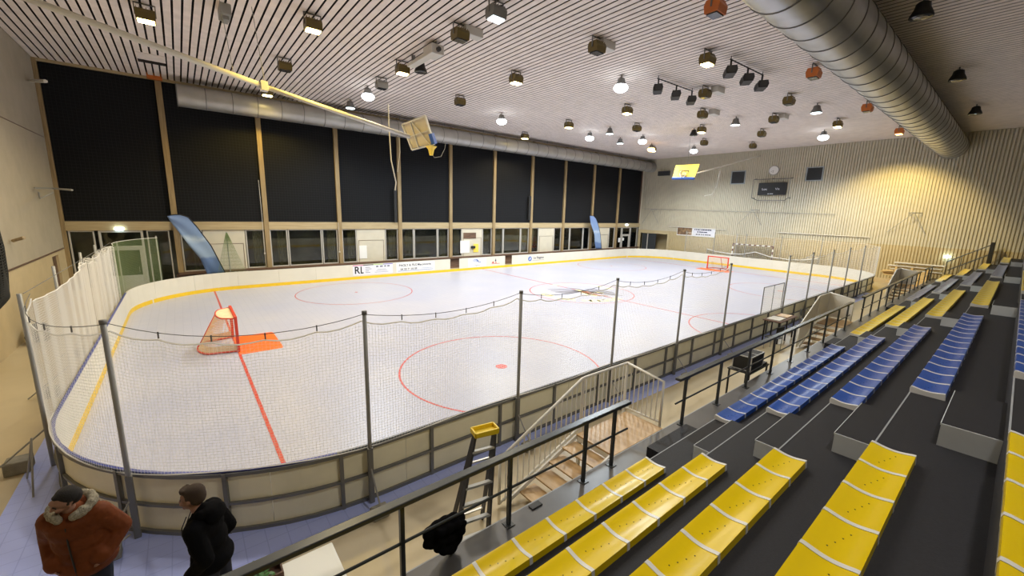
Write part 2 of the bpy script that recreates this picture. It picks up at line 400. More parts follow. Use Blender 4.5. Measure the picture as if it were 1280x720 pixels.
# window wall: solid parts, timber posts, band, sill
mb = MB().box((XL, YW, ZS-.45), (XR, YW+.2, ZC+.35))
struct('wall_window_side', mb, M['sill'])
xs = [XL+i*PITCHW for i in range(12)]
mb = MB()
for i in range(1, 11): mb.bbox_((xs[i]-.12, YW-.20, .86), (xs[i]+.12, YW, ZC), .01)
mb.bbox_((XL, YW-.16, .3), (XL+.14, YW, ZC), .01)
struct('trim_2', mb, M['timber'])
struct('trim_3', MB().bbox_((XL, YW-.12, 3.04), (XR, YW+.02, ZS-.03), .01).box((XL, YW-.14, ZC-.12), (XR, YW, ZC)), M['timber_l'])
struct('trim_4', MB().bbox_((XL+3.9, YW-.26, .76), (XR, YW+.02, .88), .01), M['sill'])
struct('wall_window_lower', MB().box((XL+3.8, YW, 0), (xs[10]+.1, YW+.15, .78)), M['sill'])
# corridor behind the low windows
struct('wall_corridor', MB().box((XL-.2, YW+2.4, 0), (XR+.2, YW+2.6, 3.3)), M['night'])
struct('ceiling_corridor', MB().box((XL-.2, YW+.2, 3.15), (XR+.2, YW+2.6, 3.3)), M['night'])
struct('wall_corridor_left', MB().box((XL-.4, YW+.0, 0), (XL-.2, YW+2.6, 3.3)), M['night'])
struct('wall_corridor_right', MB().box((XR+.2, YW+.0, 0), (XR+.4, YW+2.6, 3.3)), M['night'])

wn = 0
def window(x0, x1, z0=.88, z1=3.04, bars=()):
    global wn
    wn += 1; w = .055
    mb = MB().bbox_((x0, YW-.05, z0), (x0+w, YW+.06, z1), .006).bbox_((x1-w, YW-.05, z0), (x1, YW+.06, z1), .006)
    mb.bbox_((x0+w, YW-.05, z0), (x1-w, YW+.06, z0+w), .006).bbox_((x0+w, YW-.05, z1-w), (x1-w, YW+.06, z1), .006)
    o = struct('window_%d' % wn, mb, M['alu'])
    MB().box((x0+w, YW, z0+w), (x1-w, YW+.012, z1-w)).build('pane', M['glass'], o)
    return o
ndoor = 2
for i in range(0, 11):
    a, b = xs[i]+.12, xs[i+1]-.12; W = b-a
    if i == 0: continue
    if i == 10:
        continue
    if i % 2 == 1 or i == 1:            # window, cream panel with a hatch, window
        window(a+.02, a+.92)
        window(b-.92, b-.02)
        p = struct('wall_panel_%d' % i, MB().box((a+.95, YW-.03, .5), (b-.95, YW+.1, 3.04)), M['cream'] if i < 9 else M['cream'])
        struct('trim_%d' % (i+10), MB().box((a+1.05, YW-.045, .5), (a+1.07, YW-.03, 2.3)).box((b-1.07, YW-.045, .5), (b-1.05, YW-.03, 2.3)).box((a+1.05, YW-.045, 2.28), (b-1.05, YW-.03, 2.3)), M['sill'])
    else:
        window(a+.02, a+.92); window(a+.96, b-.96); window(b-.92, b-.02)
# corridor curtains behind the glass
cp = None; cmb = MB(); pts = []
for j in range(25):
    pts.append((j*.02, .03*math.sin(j*1.3)))
cmb.grid([[(p[0], p[1], z) for p in pts] for z in (0, 2.2)])
for i in range(1, 10):
    a, b = xs[i]+.12, xs[i+1]-.12
    for x0 in (a+.45, b-.55):
        if cp is None:
            cp = cmb.build('curtain', M['curtain']); cp.location = (x0, YW+.35, .85)
            tag(cp, 'pale corridor curtain gathered at the edge of a low window', 'curtain', 'corridor curtains behind the low windows')
            md = cp.modifiers.new('s', 'SOLIDIFY'); md.thickness = .006
        else:
            c = cp.copy(); C.objects.link(c); c.location = (x0, YW+.35, .85)
# bay 0: entrance doors; bay 10: end doors
def glassdoor(name_n, x0, x1, transom=2.2, grey=M['alu']):
    z1 = 3.04; w = .09
    mb = MB().bbox_((x0, YW-.06, 0), (x0+w, YW+.06, z1)).bbox_((x1-w, YW-.06, 0), (x1, YW+.06, z1)).bbox_((x0+w, YW-.06, z1-w), (x1-w, YW+.06, z1)).bbox_((x0+w, YW-.06, transom), (x1-w, YW+.06, transom+w))
    o = struct('door_%d' % name_n, mb, grey)
    MB().bbox_((x0+w, YW-.03, 0), (x0+w+.12, YW+.03, transom)).bbox_((x1-w-.12, YW-.03, 0), (x1-w, YW+.03, transom)).bbox_((x0+w+.12, YW-.03, 0), (x1-w-.12, YW+.03, .85)).bbox_((x0+w+.12, YW-.03, transom-.12), (x1-w-.12, YW+.03, transom)).build('door_leaf', grey, o)
    MB().box((x0+w+.12, YW, .85), (x1-w-.12, YW+.012, transom-.12)).box((x0+w, YW, transom+w), (x1-w, YW+.012, z1-w)).build('pane', M['glass'], o)
    MB().tube([(x1-.3, YW-.06, 1.0), (x1-.3, YW-.09, 1.0), (x1-.3, YW-.09, 1.25), (x1-.3, YW-.06, 1.25)], .012).build('door_handle', M['steel'], o)
window(XL+.18, XL+1.02, .3); glassdoor(3, XL+1.15, XL+2.72); window(XL+2.85, XL+3.72, .35)
window(xs[10]+.14, xs[10]+1.05, .3); glassdoor(4, xs[10]+1.15, xs[10]+2.6); window(xs[10]+2.7, xs[11]-.1, .3)
struct('wall_window_low_corner', MB().box((XL, YW, 0), (XL+1.1, YW+.1, .3)).box((XL+2.8, YW, 0), (XL+3.9, YW+.1, .36)).box((xs[10]+.1, YW, 0), (xs[10]+1.1, YW+.1, .3)).box((xs[10]+2.65, YW, 0), (XR, YW+.1, .3)), M['cream'])

# ================================================================== BLINDS
bl = None
for i in range(11):
    a, b = xs[i]+.125, xs[i+1]-.125
    if i == 0: a += .03
    t = thing('window_blind', ((a+b)/2, YW-.04, ZS), 'x', 'blind')
    MB().box((a, YW-.06, ZS), (b, YW-.045, ZC-.13)).build('blind_fabric', M['blind'], t)
    MB().bbox_((a, YW-.075, ZS-.03), (b, YW-.04, ZS+.02), .006).build('bottom_bar', M['black'], t)
    words = ['leftmost black blind, in the corner above the glass entrance doors', 'second black blind from the left, above the feather flag', 'third black blind from the left, above three low windows',
             'fourth black blind from the left, behind the folded backboard pole', 'fifth black blind from the left, right of the hanging ropes', 'sixth black blind from the left, above the panel with a small dark opening',
             'seventh black blind from the left, above the arc-logo sponsor board', 'fourth black blind from the right end', 'third black blind from the right end, above the far blue flag', 'second black blind from the right end', 'narrow-looking last black blind beside the ribbed end wall']
    t['label'] = words[i]; t['group'] = 'tall black blinds on the window wall'
# hanging ropes / control cords on the posts
for (px, y0, y1, lab) in ((323, 225, 317, 'pale cord hanging down the second timber post'), (422.5, 278, 315, 'short cord with dark end on the third timber post')):
    p0 = at(px, y0, 1, YW-.24); p1 = at(px, y1, 1, YW-.24)
    t = MB().tube([(p0.x, YW-.24, p0.z), (p0.x+.02, YW-.24, (p0.z+p1.z)/2), (p0.x, YW-.24, p1.z)], .012).ball((p0.x, YW-.24, p1.z), .05).build('cord', M['boom']); tag(t, lab, 'cord')

# ================================================================== DUCTS
def duct(name, y, z, r, x0, x1, pitch, m, label, ringr=.012, endcap=True):
    root = thing(name, (x0, y, z), label, 'duct')
    n = 40; k = int((x1-x0)/pitch)
    mb = MB(); mb.tube([(x0, y, z), (x1, y, z)], r, n=n); o = mb.build('duct_shell', m, root); autosmooth(o)
    for i in range(k+1):
        mb = MB(); xx = x0+i*pitch
        mb.tube([(xx, y+r*math.cos(t*PI/20), z+r*math.sin(t*PI/20)) for t in range(40)], ringr, n=5, closed=True)
        mb.build('seam_ring', M['frame'], root, smooth=True)
    for i in range(1, k, 3):
        xx = x0+i*pitch+.3
        MB().tube([(xx, y, z+r), (xx, y, ZC)], .012, 5).build('hanger', M['steel'], root)
    return root
duct('ventilation_duct', 3.9, 9.40, .75, -1.0, XR+.05, 1.0, M['galv'], 'large round ribbed ventilation duct under the ceiling above the stands', .022)
L = duct('ventilation_duct', 26.1, 9.42, .50, .42, XR, 1.08, M['duct_dark'], 'thinner round grey duct running along the top of the black blinds', .020)
t = tag(MB().bbox_((XR-.35, 23.95, 8.5), (XR-.02, 25.2, 8.95), .02).build('duct_grille', M['darkvent']), 'dark rectangular duct grille high at the far left of the end wall', 'vent')

# ================================================================== RINK
RX0, RX1, RY0, RY1, RR, BH = -1.94, 38.95, 5.75, 25.55, 4.0, .914
def rr_path(off=0., seg=14, x0=RX0, x1=RX1, y0=RY0, y1=RY1, R=RR):
    """rounded rectangle, anticlockwise starting at near-left straight; returns (point, normal outward)"""
    P = []
    for cx, cy, a0 in ((x1-R, y0+R, -90), (x1-R, y1-R, 0), (x0+R, y1-R, 90), (x0+R, y0+R, 180)):
        for i in range(seg+1):
            a = rad(a0+90*i/seg); n = (math.cos(a), math.sin(a))
            P.append(((cx+n[0]*(R+off), cy+n[1]*(R+off)), n))
    return P
def path_len(P):
    L = [0]
    for i in range(len(P)): 
        a = P[i][0]; b = P[(i+1) % len(P)][0]; L.append(L[-1]+math.hypot(a[0]-b[0], a[1]-b[1]))
    return L
PP = rr_path(); PL = path_len(PP); PER = PL[-1]
def on_path(s):
    s %= PER
    for i in range(len(PP)):
        if PL[i] <= s <= PL[i+1]+1e-9:
            t = (s-PL[i])/max(1e-9, PL[i+1]-PL[i]); a, b = PP[i], PP[(i+1) % len(PP)]
            n = Vector((a[1][0]*(1-t)+b[1][0]*t, a[1][1]*(1-t)+b[1][1]*t)).normalized()
            return Vector((a[0][0]*(1-t)+b[0][0]*t, a[0][1]*(1-t)+b[0][1]*t)), n
    return Vector(PP[0][0]), Vector(PP[0][1])
def strip(s0, s1, o0, o1, z0, z1, mb, step=.35):
    """solid ribbon following the board line between arc lengths, offsets o0..o1"""
    n = max(1, int(abs(s1-s0)/step)); rows = []
    for i in range(n+1):
        p, nn = on_path(s0+(s1-s0)*i/n); rows.append([(p.x+nn.x*o, p.y+nn.y*o, z) for o, z in ((o0, z0), (o1, z0), (o1, z1), (o0, z1))])
    o = len(mb.v)
    for r in rows: mb.v += r
    for i in range(n):
        for j in range(4): mb.f.append((o+i*4+j, o+i*4+(j+1) % 4, o+(i+1)*4+(j+1) % 4, o+(i+1)*4+j)); mb.m.append(mb.cur)
    mb.f += [(o+3, o+2, o+1, o), (o+n*4, o+n*4+1, o+n*4+2, o+n*4+3)]; mb.m += [mb.cur]*2
    return mb
LY = RY1-RY0-2*RR; LX = RX1-RX0-2*RR; ARC = PI*RR/2
# arc-length landmarks (path starts where the near straight meets the right corner)
ARCp = PL[14]
S_farright = PL[15]; S_topstart = PL[30]     # start of far straight (at x = RX1-R)
S_left = PL[45]; S_nearstart = PL[59]        # S_nearstart .. PER is the near straight
def s_far(x): return PL[29]+(RX1-RR-x)
def s_near(x): return S_nearstart+(x-(RX0+RR))

rf = thing('rink_floor', (17.7, 15.4, 0), 'pale lavender tiled roller hockey playing surface inside the boards', 'rink floor')
MB().prism([tuple(p) for p, n in rr_path(-.005)], 2, 0, .02).build('playing_surface', M['rink'], rf)
ZL = .021
def ring(cx, cy, r, w, a0=0, a1=360, n=72):
    mb = MB(); rows = []
    for i in range(n+1):
        a = rad(a0+(a1-a0)*i/n); rows.append([(cx+math.cos(a)*(r-w/2), cy+math.sin(a)*(r-w/2), ZL+.002), (cx+math.cos(a)*(r+w/2), cy+math.sin(a)*(r+w/2), ZL+.002)])
    return mb.grid(rows)
def flat(x0, y0, x1, y1, z=ZL+.002): return MB().box((x0, y0, ZL-.001), (x1, y1, z))
flat(.965, RY0+.6, 1.035, RY1-.1).build('goal_line', M['red'], rf)
flat(35.2, RY0+.1, 35.27, RY1-.1).build('goal_line', M['red'], rf)
flat(17.67, RY0, 17.74, RY1).build('centre_line', M['red'], rf)
CR = 2.87
for cx, cy in ((6.89, 8.91), (6.89, 21.62), (28.7, 8.91), (28.7, 21.9)):
    ring(cx, cy, CR, .05 if cy < 10 else .04).build('face_off_circle', M['red'], rf)
    mb = MB(); sr = .17 if cy < 10 else .07; mb.prism([(cx+sr*math.cos(rad(t*20)), cy+sr*math.sin(rad(t*20))) for t in range(18)], 2, ZL-.001, ZL+.002); mb.build('face_off_spot', M['red'], rf)
ring(17.5, 15.35, 2.93, .05).build('centre_circle', M['red'], rf)
ring(17.9, 5.8, 2.9, .05, 8, 172).build('referee_crease', M['red'], rf)
# creases
def crease(x, cy, sgn, h):
    mb = MB(); mb.prism([(x, cy-h), (x+sgn*1.12, cy-h+.0), (x+sgn*1.17, cy-h+.10), (x+sgn*1.17, cy+h-.1), (x+sgn*1.12, cy+h), (x, cy+h)], 2, ZL-.001, ZL+.003)
    return mb.build('goal_crease', M['crease'], rf)
crease(1.0, 15.15, 1, 1.02); crease(35.25, 15.85, -1, 1.35)
# centre emblem: loose dark strokes, cream flashes, curved cream lettering
lg = Vector((17.5, 15.35))
ax_r = Vector((math.cos(rad(-50)), math.sin(rad(-50)))); ax_u = Vector((-ax_r.y, ax_r.x))
def stroke(mb, pts, w):
    rows = []
    k = len(pts)
    for i, (u, v) in enumerate(pts):
        a = pts[max(0, i-1)]; b = pts[min(k-1, i+1)]; d = Vector((b[0]-a[0], b[1]-a[1])).normalized(); n = Vector((-d.y, d.x)); ww = w*(1.1*math.sin(PI*(i+.5)/k)+.08)
        rw = []
        for s_ in (-1, 1):
            q = lg+ax_r*(u+n.x*s_*ww)+ax_u*(v+n.y*s_*ww); rw.append((q.x, q.y, ZL+.004))
        rows.append(rw)
    mb.grid(rows)
mb = MB()
for pts in ([(-1.9, .1), (-1.2, .35), (-.5, .3), (0, .1)], [(-1.7, -.25), (-1.1, -.3), (-.5, -.1), (0, .15)], [(-1.4, -.6), (-.9, -.65), (-.4, -.3), (0, 0)], [(-.9, .9), (-.3, .8), (.1, .5), (.3, .2)],
            [(.3, .4), (.9, .7), (1.5, .6), (1.9, .3)], [(.4, .2), (1.0, .35), (1.6, .15), (2.0, -.2)], [(.5, -.1), (1.1, .0), (1.7, -.3), (2.3, -.3)], [(.2, .8), (.6, 1.0), (1.1, 1.0)]): stroke(mb, pts, .11)
mb.build('emblem_strokes', M['floor_grey'], rf)
mb = MB()
for pts in ([(-.5, .3), (-.1, .1), (.3, -.2), (.9, -.4)], [(0, .5), (.3, .2), (.8, 0), (1.2, -.2)], [(.1, -.1), (.5, -.5), (1.1, -.75), (1.5, -.7)]): stroke(mb, pts, .13)
mb.build('emblem_body', M['floor_brown'], rf)
mb = MB()
for pts in ([(-.3, .55), (.0, .4), (.2, .2)], [(.0, -.3), (.4, -.6), (.9, -.9)], [(.5, .15), (.9, .2), (1.3, .1)]): stroke(mb, pts, .15)
mb.build('emblem_flashes', M['cream_letter'], rf)
def arc_text(s, r, mid, span, size, top):
    for i, ch in enumerate(s):
        if ch == ' ': continue
        f = (i-(len(s)-1)/2)/max(1, len(s)-1)
        a = rad(mid - f*span) if top else rad(mid + f*span)
        p = lg+ax_r*(r*math.cos(a))+ax_u*(r*math.sin(a))
        d = (ax_r*math.cos(a)+ax_u*math.sin(a)); rot = math.atan2(d.y, d.x)+(-PI/2 if top else PI/2)
        text_mesh(ch, size, Matrix.Translation((p.x, p.y, ZL+.004)) @ Matrix.Rotation(rot, 4, 'Z'), emb, .001, 1.15, .03)
emb = MB(); arc_text('ROLLER HOCKEY', 2.35, 270, 118, .66, False); emb.build('emblem_lettering', M['cream_letter'], rf)
mb = MB()
rows = []
for i in range(25):
    a = rad(40+100*i/24); rows.append([(lg.x+(ax_r*math.cos(a)+ax_u*math.sin(a)).x*rr_, lg.y+(ax_r*math.cos(a)+ax_u*math.sin(a)).y*rr_, ZL+.003) for rr_ in (2.15, 2.5)])
mb.grid(rows); mb.build('emblem_band', M['cream_letter'], rf)

# ---- boards
bd = thing('rink_boards', (RX0, RY0, 0), 'white rink boards with yellow kick strip around the playing surface', 'rink boards')
gaps = [(s_far(15.63), s_far(14.87)), (s_far(20.57), s_far(19.87))]
npan = 60
for i in range(npan):
    s0, s1 = PER*i/npan, PER*(i+1)/npan
    parts = [(s0, s1)]
    for g0, g1 in gaps:
        new = []
        for a, b in parts:
            if b <= g0 or a >= g1: new.append((a, b))
            else:
                if a < g0: new.append((a, g0))
                if b > g1: new.append((g1, b))
        parts = new
    for a, b in parts:
        if b-a < .05: continue
        mb = MB(); mb.cur = 0; strip(a+.003, b-.003, -.012, .012, .02, BH, mb)
        o = mb.build('panel', [M['board'], M['board_out']], bd)
        # outward faces take the back colour
        me = o.data; me.update()
        for f in me.polygons:
            p, nn = on_path((a+b)/2)
            if f.normal.x*nn.x+f.normal.y*nn.y > .5 or f.normal.x*nn.x+f.normal.y*nn.y < -.5:
                c = f.center+Vector(bd.location); q = min((on_path(a+(b-a)*t/6) for t in range(7)), key=lambda w: (w[0]-Vector((c.x, c.y))).length)
                if (Vector((c.x, c.y))-q[0]).dot(q[1]) > 0: f.material_index = 1
strip(0, PER, -.020, -.012, .02, .19, MB()).build('kick_strip', M['kick'], bd)
strip(PL[44], S_nearstart-.6, -.008, .034, BH, BH+.022, MB()).build('top_rail', M['capblue'], bd)
strip(S_nearstart-.6, PER, -.008, .03, BH, BH+.018, MB()).build('top_rail', M['capdark'], bd)
strip(0, 1.2, -.008, .03, BH, BH+.018, MB()).build('top_rail', M['capdark'], bd)
for a, b in ((1.2, gaps[1][0]), (gaps[1][1], gaps[0][0]), (gaps[0][1], PL[44])):
    strip(a, b, -.014, .03, BH, BH+.02, MB()).build('top_rail', M['board'], bd)
# steel frame behind: rails and stiles on the near and left sides
sA, sB = s_far(0), PER+3.0
for z0, z1 in ((.0, .06), (.43, .47), (BH-.05, BH)):
    strip(sA, sB, .014, .055, z0, z1, MB()).build('frame_rail', M['frame'], bd)
s = s_far(.0)
while s < sB:
    if abs(s-PER) < 36 or s > S_left:
        mb = MB(); strip(s-.025, s+.025, .014, .065, 0, BH, mb); mb.build('frame_stile', M['frame'], bd)
    s += 1.45
# sponsor prints on the far boards
def far_quad(px0, px1, z0, z1, dy=.0): pass
YF = RY1-.014
sp = MB().box((7.99, YF-.002, .26), (10.55, YF+.001, .90)).build('sponsor_sheet', M['banner_white'], bd)
for k, mm in enumerate(('pink', 'inkblack', 'green', 'purple')):
    MB().box((7.99+.64*k, YF-.004, .85), (7.99+.64*(k+1), YF-.002, .90)).build('sponsor_stripe', M[mm], bd)
def far_text(s, size, x, z, m, sx=1., bold=0., name='sponsor_lettering'):
    mb = MB(); text_mesh(s, size, Matrix.Translation((x, YF-.004, z)) @ Matrix.Rotation(PI/2, 4, 'X'), mb, .001, sx, bold); return mb.build(name, m, bd)
mb = MB()
text_mesh('R', .62, Matrix.Translation((8.24, YF-.004, .56)) @ Matrix.Rotation(PI/2, 4, 'X'), mb, .001, .9, .012)
mb.prism([(8.46, .36), (8.46, .80), (8.53, .80), (8.53, .43), (8.64, .43), (8.64, .36)], 1, YF-.006, YF-.004)
mb.build('sponsor_lettering', M['inkblack'], bd)
for z, w in ((.72, .30), (.62, .38), (.50, .22), (.40, .30)): MB().box((8.76, YF-.005, z-.014), (8.76+w, YF-.002, z+.014)).build('sponsor_fine_print', M['inkgrey'], bd)
for x_, w in ((9.45, .14), (9.70, .18), (9.98, .12), (10.18, .16)): MB().box((x_, YF-.005, .70), (x_+w, YF-.002, .79)).build('sponsor_mark', M['inkgrey'], bd)
for z, w in ((.56, .55), (.48, .7), (.38, .9)): MB().box((9.8-w/2, YF-.005, z-.008), (9.8+w/2, YF-.002, z+.008)).build('sponsor_fine_print', M['inkgrey'], bd)
MB().box((10.80, YF-.002, .24), (13.62, YF+.001, .90)).build('sponsor_sheet', M['white'], bd)
far_text('PAOLY & FILS Maçonnerie', .205, 12.15, .70, M['ink'], 1.04, .004)
far_text('04 50 76 03 09', .17, 11.68, .44, M['ink'], 1.15, .004)
MB().box((10.9, YF-.005, .315), (13.5, YF-.002, .345)).box((12.55, YF-.005, .43), (13.5, YF-.002, .45)).build('sponsor_underline', M['inkblue'], bd)
MB().box((16.4, YF-.002, .22), (18.05, YF+.001, .88)).build('sponsor_sheet', M['white'], bd)
mb = MB()
for k in range(5):
    r = .30-.05*k; mb.grid([[(17.05+.05*k+math.cos(a)*q, YF-.005, .52+math.sin(a)*q) for q in (r-.015, r+.015)] for a in [rad(20+140*t/12) for t in range(13)]])
mb.grid([[(17.45+math.cos(a)*q, YF-.005, .50+math.sin(a)*q) for q in (.07, .12)] for a in [rad(10+160*t/8) for t in range(9)]])
mb.build('sponsor_mark', M['inkblue'], bd)
far_text('régions', .16, 17.2, .36, M['inkgrey'], 1.1)
mb = MB().prism([(18.85, .55), (18.95, .80), (19.0, .56)], 1, YF-.006, YF-.003); mb.build('sponsor_mark', M['ink'], bd)
mb = MB().prism([(18.55, .42), (18.68, .58), (18.8, .42)], 1, YF-.006, YF-.003).prism([(18.88, .42), (18.95, .53), (19.04, .42)], 1, YF-.006, YF-.003).box((18.55, YF-.006, .36), (19.35, YF-.003, .385)); mb.build('sponsor_mark', M['red'], bd)
mb = MB(); mb.prism([(22.5+.20*math.cos(rad(t*18)), .56+.20*math.sin(rad(t*18))) for t in range(20)], 1, YF-.006, YF-.003); mb.build('sponsor_mark', M['inkblue'], bd)
mb = MB(); mb.prism([(22.42, .48), (22.50, .66), (22.60, .64), (22.52, .46)], 1, YF-.008, YF-.006); mb.build('sponsor_mark', M['banner_white'], bd)
far_text('La Région', .26, 23.48, .62, M['ink'], 1.15, .004)
MB().box((22.8, YF-.005, .40), (24.1, YF-.002, .42)).build('sponsor_fine_print', M['inkgrey'], bd)

# ---- goals
def goal(x, cy, sgn, label, h=1.05, w=1.70, dep=.98, topdep=.45, cover=True):
    root = thing('hockey_goal', (x, cy, .02), label, 'hockey goal')
    z0 = .02; hw = w/2; bx = x-sgn*dep; tx = x-sgn*topdep
    for s_ in (-1, 1):
        MB().bbox_((x-.04, cy+s_*hw-.04, z0), (x+.04, cy+s_*hw+.04, z0+h), .012).build('goal_post', M['goalred'], root)
    MB().bbox_((x-.04, cy-hw-.04, z0+h-.02), (x+.04, cy+hw+.04, z0+h+.06), .012).build('crossbar', M['goalred'], root)
    base = [(x, cy-hw, z0+.03)]
    for t in range(11):
        a = rad(-90+18*t); base.append((x-sgn*(dep-.35+.35*math.cos(a)), cy+(hw-.12)*math.sin(a), z0+.03))
    base.append((x, cy+hw, z0+.03)); MB().tube(base, .028, 8).build('base_frame', M['goalred'], root, smooth=True)
    top = [(x, cy-hw, z0+h)]
    for t in range(11):
        a = rad(-90+18*t); top.append((x-sgn*(topdep-.2+.2*math.cos(a)), cy+(hw-.15)*math.sin(a), z0+h))
    top.append((x, cy+hw, z0+h)); MB().tube(top, .02, 8).build('top_frame', M['goalred'], root, smooth=True)
    MB().tube([(x-sgn*topdep, cy, z0+h), (x-sgn*dep, cy, z0+.03)], .02, 8).build('back_stay', M['goalred'], root, smooth=True)
    # netting: cords from top frame to base frame and around
    mb = MB(); K = 64; nrow = 16
    def lerp(path, t):
        t *= len(path)-1; i = min(int(t), len(path)-2); f = t-i; return Vector(path[i])*(1-f)+Vector(path[i+1])*f
    for k in range(K+1):
        mb.tube([lerp(top, k/K), lerp(base, k/K)], .0045, 3, cap=False)
    for j in range(1, nrow):
        f = j/nrow; mb.tube([lerp(top, k/32)*(1-f)+lerp(base, k/32)*f for k in range(33)], .0045, 3, cap=False)
    mb.build('goal_netting', M['netgoal'], root)
    if cover:
        mb = MB(); mb.grid([[lerp(top, k/24), Vector((x, cy-hw+w*k/24, z0+h+.01))] for k in range(25)]); o = mb.build('top_cover', M['goalsheet'], root)
        mb = MB(); mb.grid([[lerp(base, k/24)+Vector((0, 0, .0)), lerp(base, k/24)*.8+lerp(top, k/24)*.2] for k in range(25)]); o = mb.build('skirt', M['goalsheet'], root)
    return root
goal(1.0, 15.3, 1, 'near hockey goal with red frame and cream netting, its orange crease in front')
goal(35.25, 15.9, -1, 'small red framed hockey goal at the far end of the rink', cover=False)

# ---- netting on posts
def net(name, base, top_fn, bot_fn, x_label, cat, cell=.046, r=.0016, m=None, group=None, rope=True, drop_label=None, yaw_jitter=0):
    """base: list of (x, y) along the run; vertical and horizontal cords as real geometry"""
    m = m or M['netwhite']
    L = [0]
    for a, b in zip(base, base[1:]): L.append(L[-1]+math.hypot(a[0]-b[0], a[1]-b[1]))
    T = L[-1]
    def P(s):
        for i in range(len(L)-1):
            if s <= L[i+1]+1e-9:
                t = (s-L[i])/max(1e-9, L[i+1]-L[i]); return base[i][0]*(1-t)+base[i+1][0]*t, base[i][1]*(1-t)+base[i+1][1]*t
        return base[-1]
    root = thing(name, (base[0][0], base[0][1], 0), x_label, cat, group)
    mb = MB(); n = int(T/cell)
    for i in range(n+1):
        s_ = T*i/n; x, y = P(s_); zt, zb = top_fn(s_), bot_fn(s_)
        mb.tube([(x, y, zb), (x, y, zt)], r, 3, cap=False)
    H = max(top_fn(T*i/50)-bot_fn(T*i/50) for i in range(51)); k = int(H/cell); seg = max(8, int(T/.22))
    for j in range(1, k):
        f = j/k; pts = []
        for i in range(seg+1):
            s_ = T*i/seg; x, y = P(s_); zt, zb = top_fn(s_), bot_fn(s_); pts.append((x, y, zb+(zt-zb)*f))
        mb.tube(pts, r, 3, cap=False)
    mb.build('mesh', m, root)
    if rope:
        seg = max(10, int(T/.15)); MB().tube([(P(T*i/seg)[0], P(T*i/seg)[1], top_fn(T*i/seg)) for i in range(seg+1)], .011, 5).build('head_rope', M['rope'], root)
        MB().tube([(P(T*i/seg)[0], P(T*i/seg)[1], bot_fn(T*i/seg)) for i in range(seg+1)], .009, 5).build('foot_rope', M['rope'], root)
    return root, P, T
OFF = .05; POFF = .115
def npt(s): p, n = on_path(s); return (p.x+n.x*OFF, p.y+n.y*OFF)
# near net: posts
post_s = [S_left+LY-.15]  # left-near corner start
px_posts = [1.9, 4.78, 7.66, 10.6, 13.45]
s_corner = min((S_nearstart-u*.02 for u in range(0, 400)), key=lambda s: (on_path(s)[0]+on_path(s)[1]*.12-at(177, 668, 2, 0).xy).length)
near_s = [s_corner]+[s_near(x) for x in px_posts]
s_l0 = min((S_nearstart-u*.02 for u in range(0, 700)), key=lambda s: abs(on_path(s)[0].y-9.75)+abs(on_path(s)[0].x-RX0))
allp = [s_l0]+near_s
def sag(s, knots, ztop=2.90, dip=.14):
    for a, b in zip(knots, knots[1:]):
        if a <= s <= b:
            t = (s-a)/(b-a); base = ztop-dip*4*t*(1-t)*(min(1, (b-a)/2.9))
            k = max(2, round((b-a)/.62)); u = (t*k) % 1
            return base-.045*4*u*(1-u)
    return ztop
run = [allp[0]+(allp[-1]-allp[0])*i/90 for i in range(91)]
base = [npt(s) for s in run]
offs = allp[0]
tot = sum(math.hypot(a[0]-b[0], a[1]-b[1]) for a, b in zip(base, base[1:])); sc = (allp[-1]-allp[0])/tot
net('safety_net', base, lambda s: sag(offs+s*sc, allp), lambda s: BH+.02+.03*math.sin(s*1.7), 'fine white safety net along the near boards between grey posts', 'safety net')
# support cable with ties
root = thing('net_cable', (1.9, RY0-OFF, 3.0), 'thin dark wire with small hooks above the near safety net', 'cable')
for a, b in zip(allp, allp[1:]):
    pts = []
    for i in range(17):
        t = i/16; x, y = npt(a+(b-a)*t); pts.append((x, y, 2.985-.15*4*t*(1-t)*min(1, (b-a)/2.9)))
    MB().tube(pts, .005, 4).build('wire', M['cable'], root)
    k = max(2, round((b-a)/.62))
    for i in range(1, k):
        t = i/k; x, y = npt(a+(b-a)*t); z = 2.985-.15*4*t*(1-t)*min(1, (b-a)/2.9)
        MB().tube([(x, y, z+.015), (x, y, z-.07)], .009, 4).build('hook', M['cable'], root)
# posts
def net_post(s, label, h=3.02, brace=True, group='tall grey net posts along the near boards', lean=0, r=.03):
    p, n = on_path(s); q = Vector((p.x+n.x*POFF, p.y+n.y*POFF, 0))
    root = thing('net_post', q, label, 'net post', group)
    MB().tube([q, q+Vector((0, 0, h))], r, 10).build('pole', M['steel'], root, smooth=True)
    MB().tube([q+Vector((0, 0, h-.02)), q+Vector((0, 0, h+.03))], r*1.25, 10).build('pole_cap', M['frame'], root, smooth=True)
    MB().bbox_((q.x-.036, q.y-.036, .006), (q.x+.036, q.y+.036, .93), .008).build('socket', M['frame'], root)
    if brace:
        e = Vector((q.x+n.x*.45, q.y+n.y*.45, .12))
        MB().tube([q+Vector((0, 0, .62)), e], .012, 6).build('brace', M['steel'], root)
        MB().bbox_((q.x+n.x*.36-.12, q.y+n.y*.36-.09, .006), (q.x+n.x*.36+.12, q.y+n.y*.36+.09, .15), .02).build('ballast_block', M['dirtybox'], root)
    return root
labs = ['grey net post at the near left corner behind the person in the rust parka', 'net post right of the person in black, above the first bend of the near boards', 'net post behind the yellow topped ladder', 'net post behind the white balustrade of the nearest stairs',
        'net post right of the nearest stairs', 'net post behind the black amplifier case']
for s, l in zip(near_s, labs): net_post(s, l)
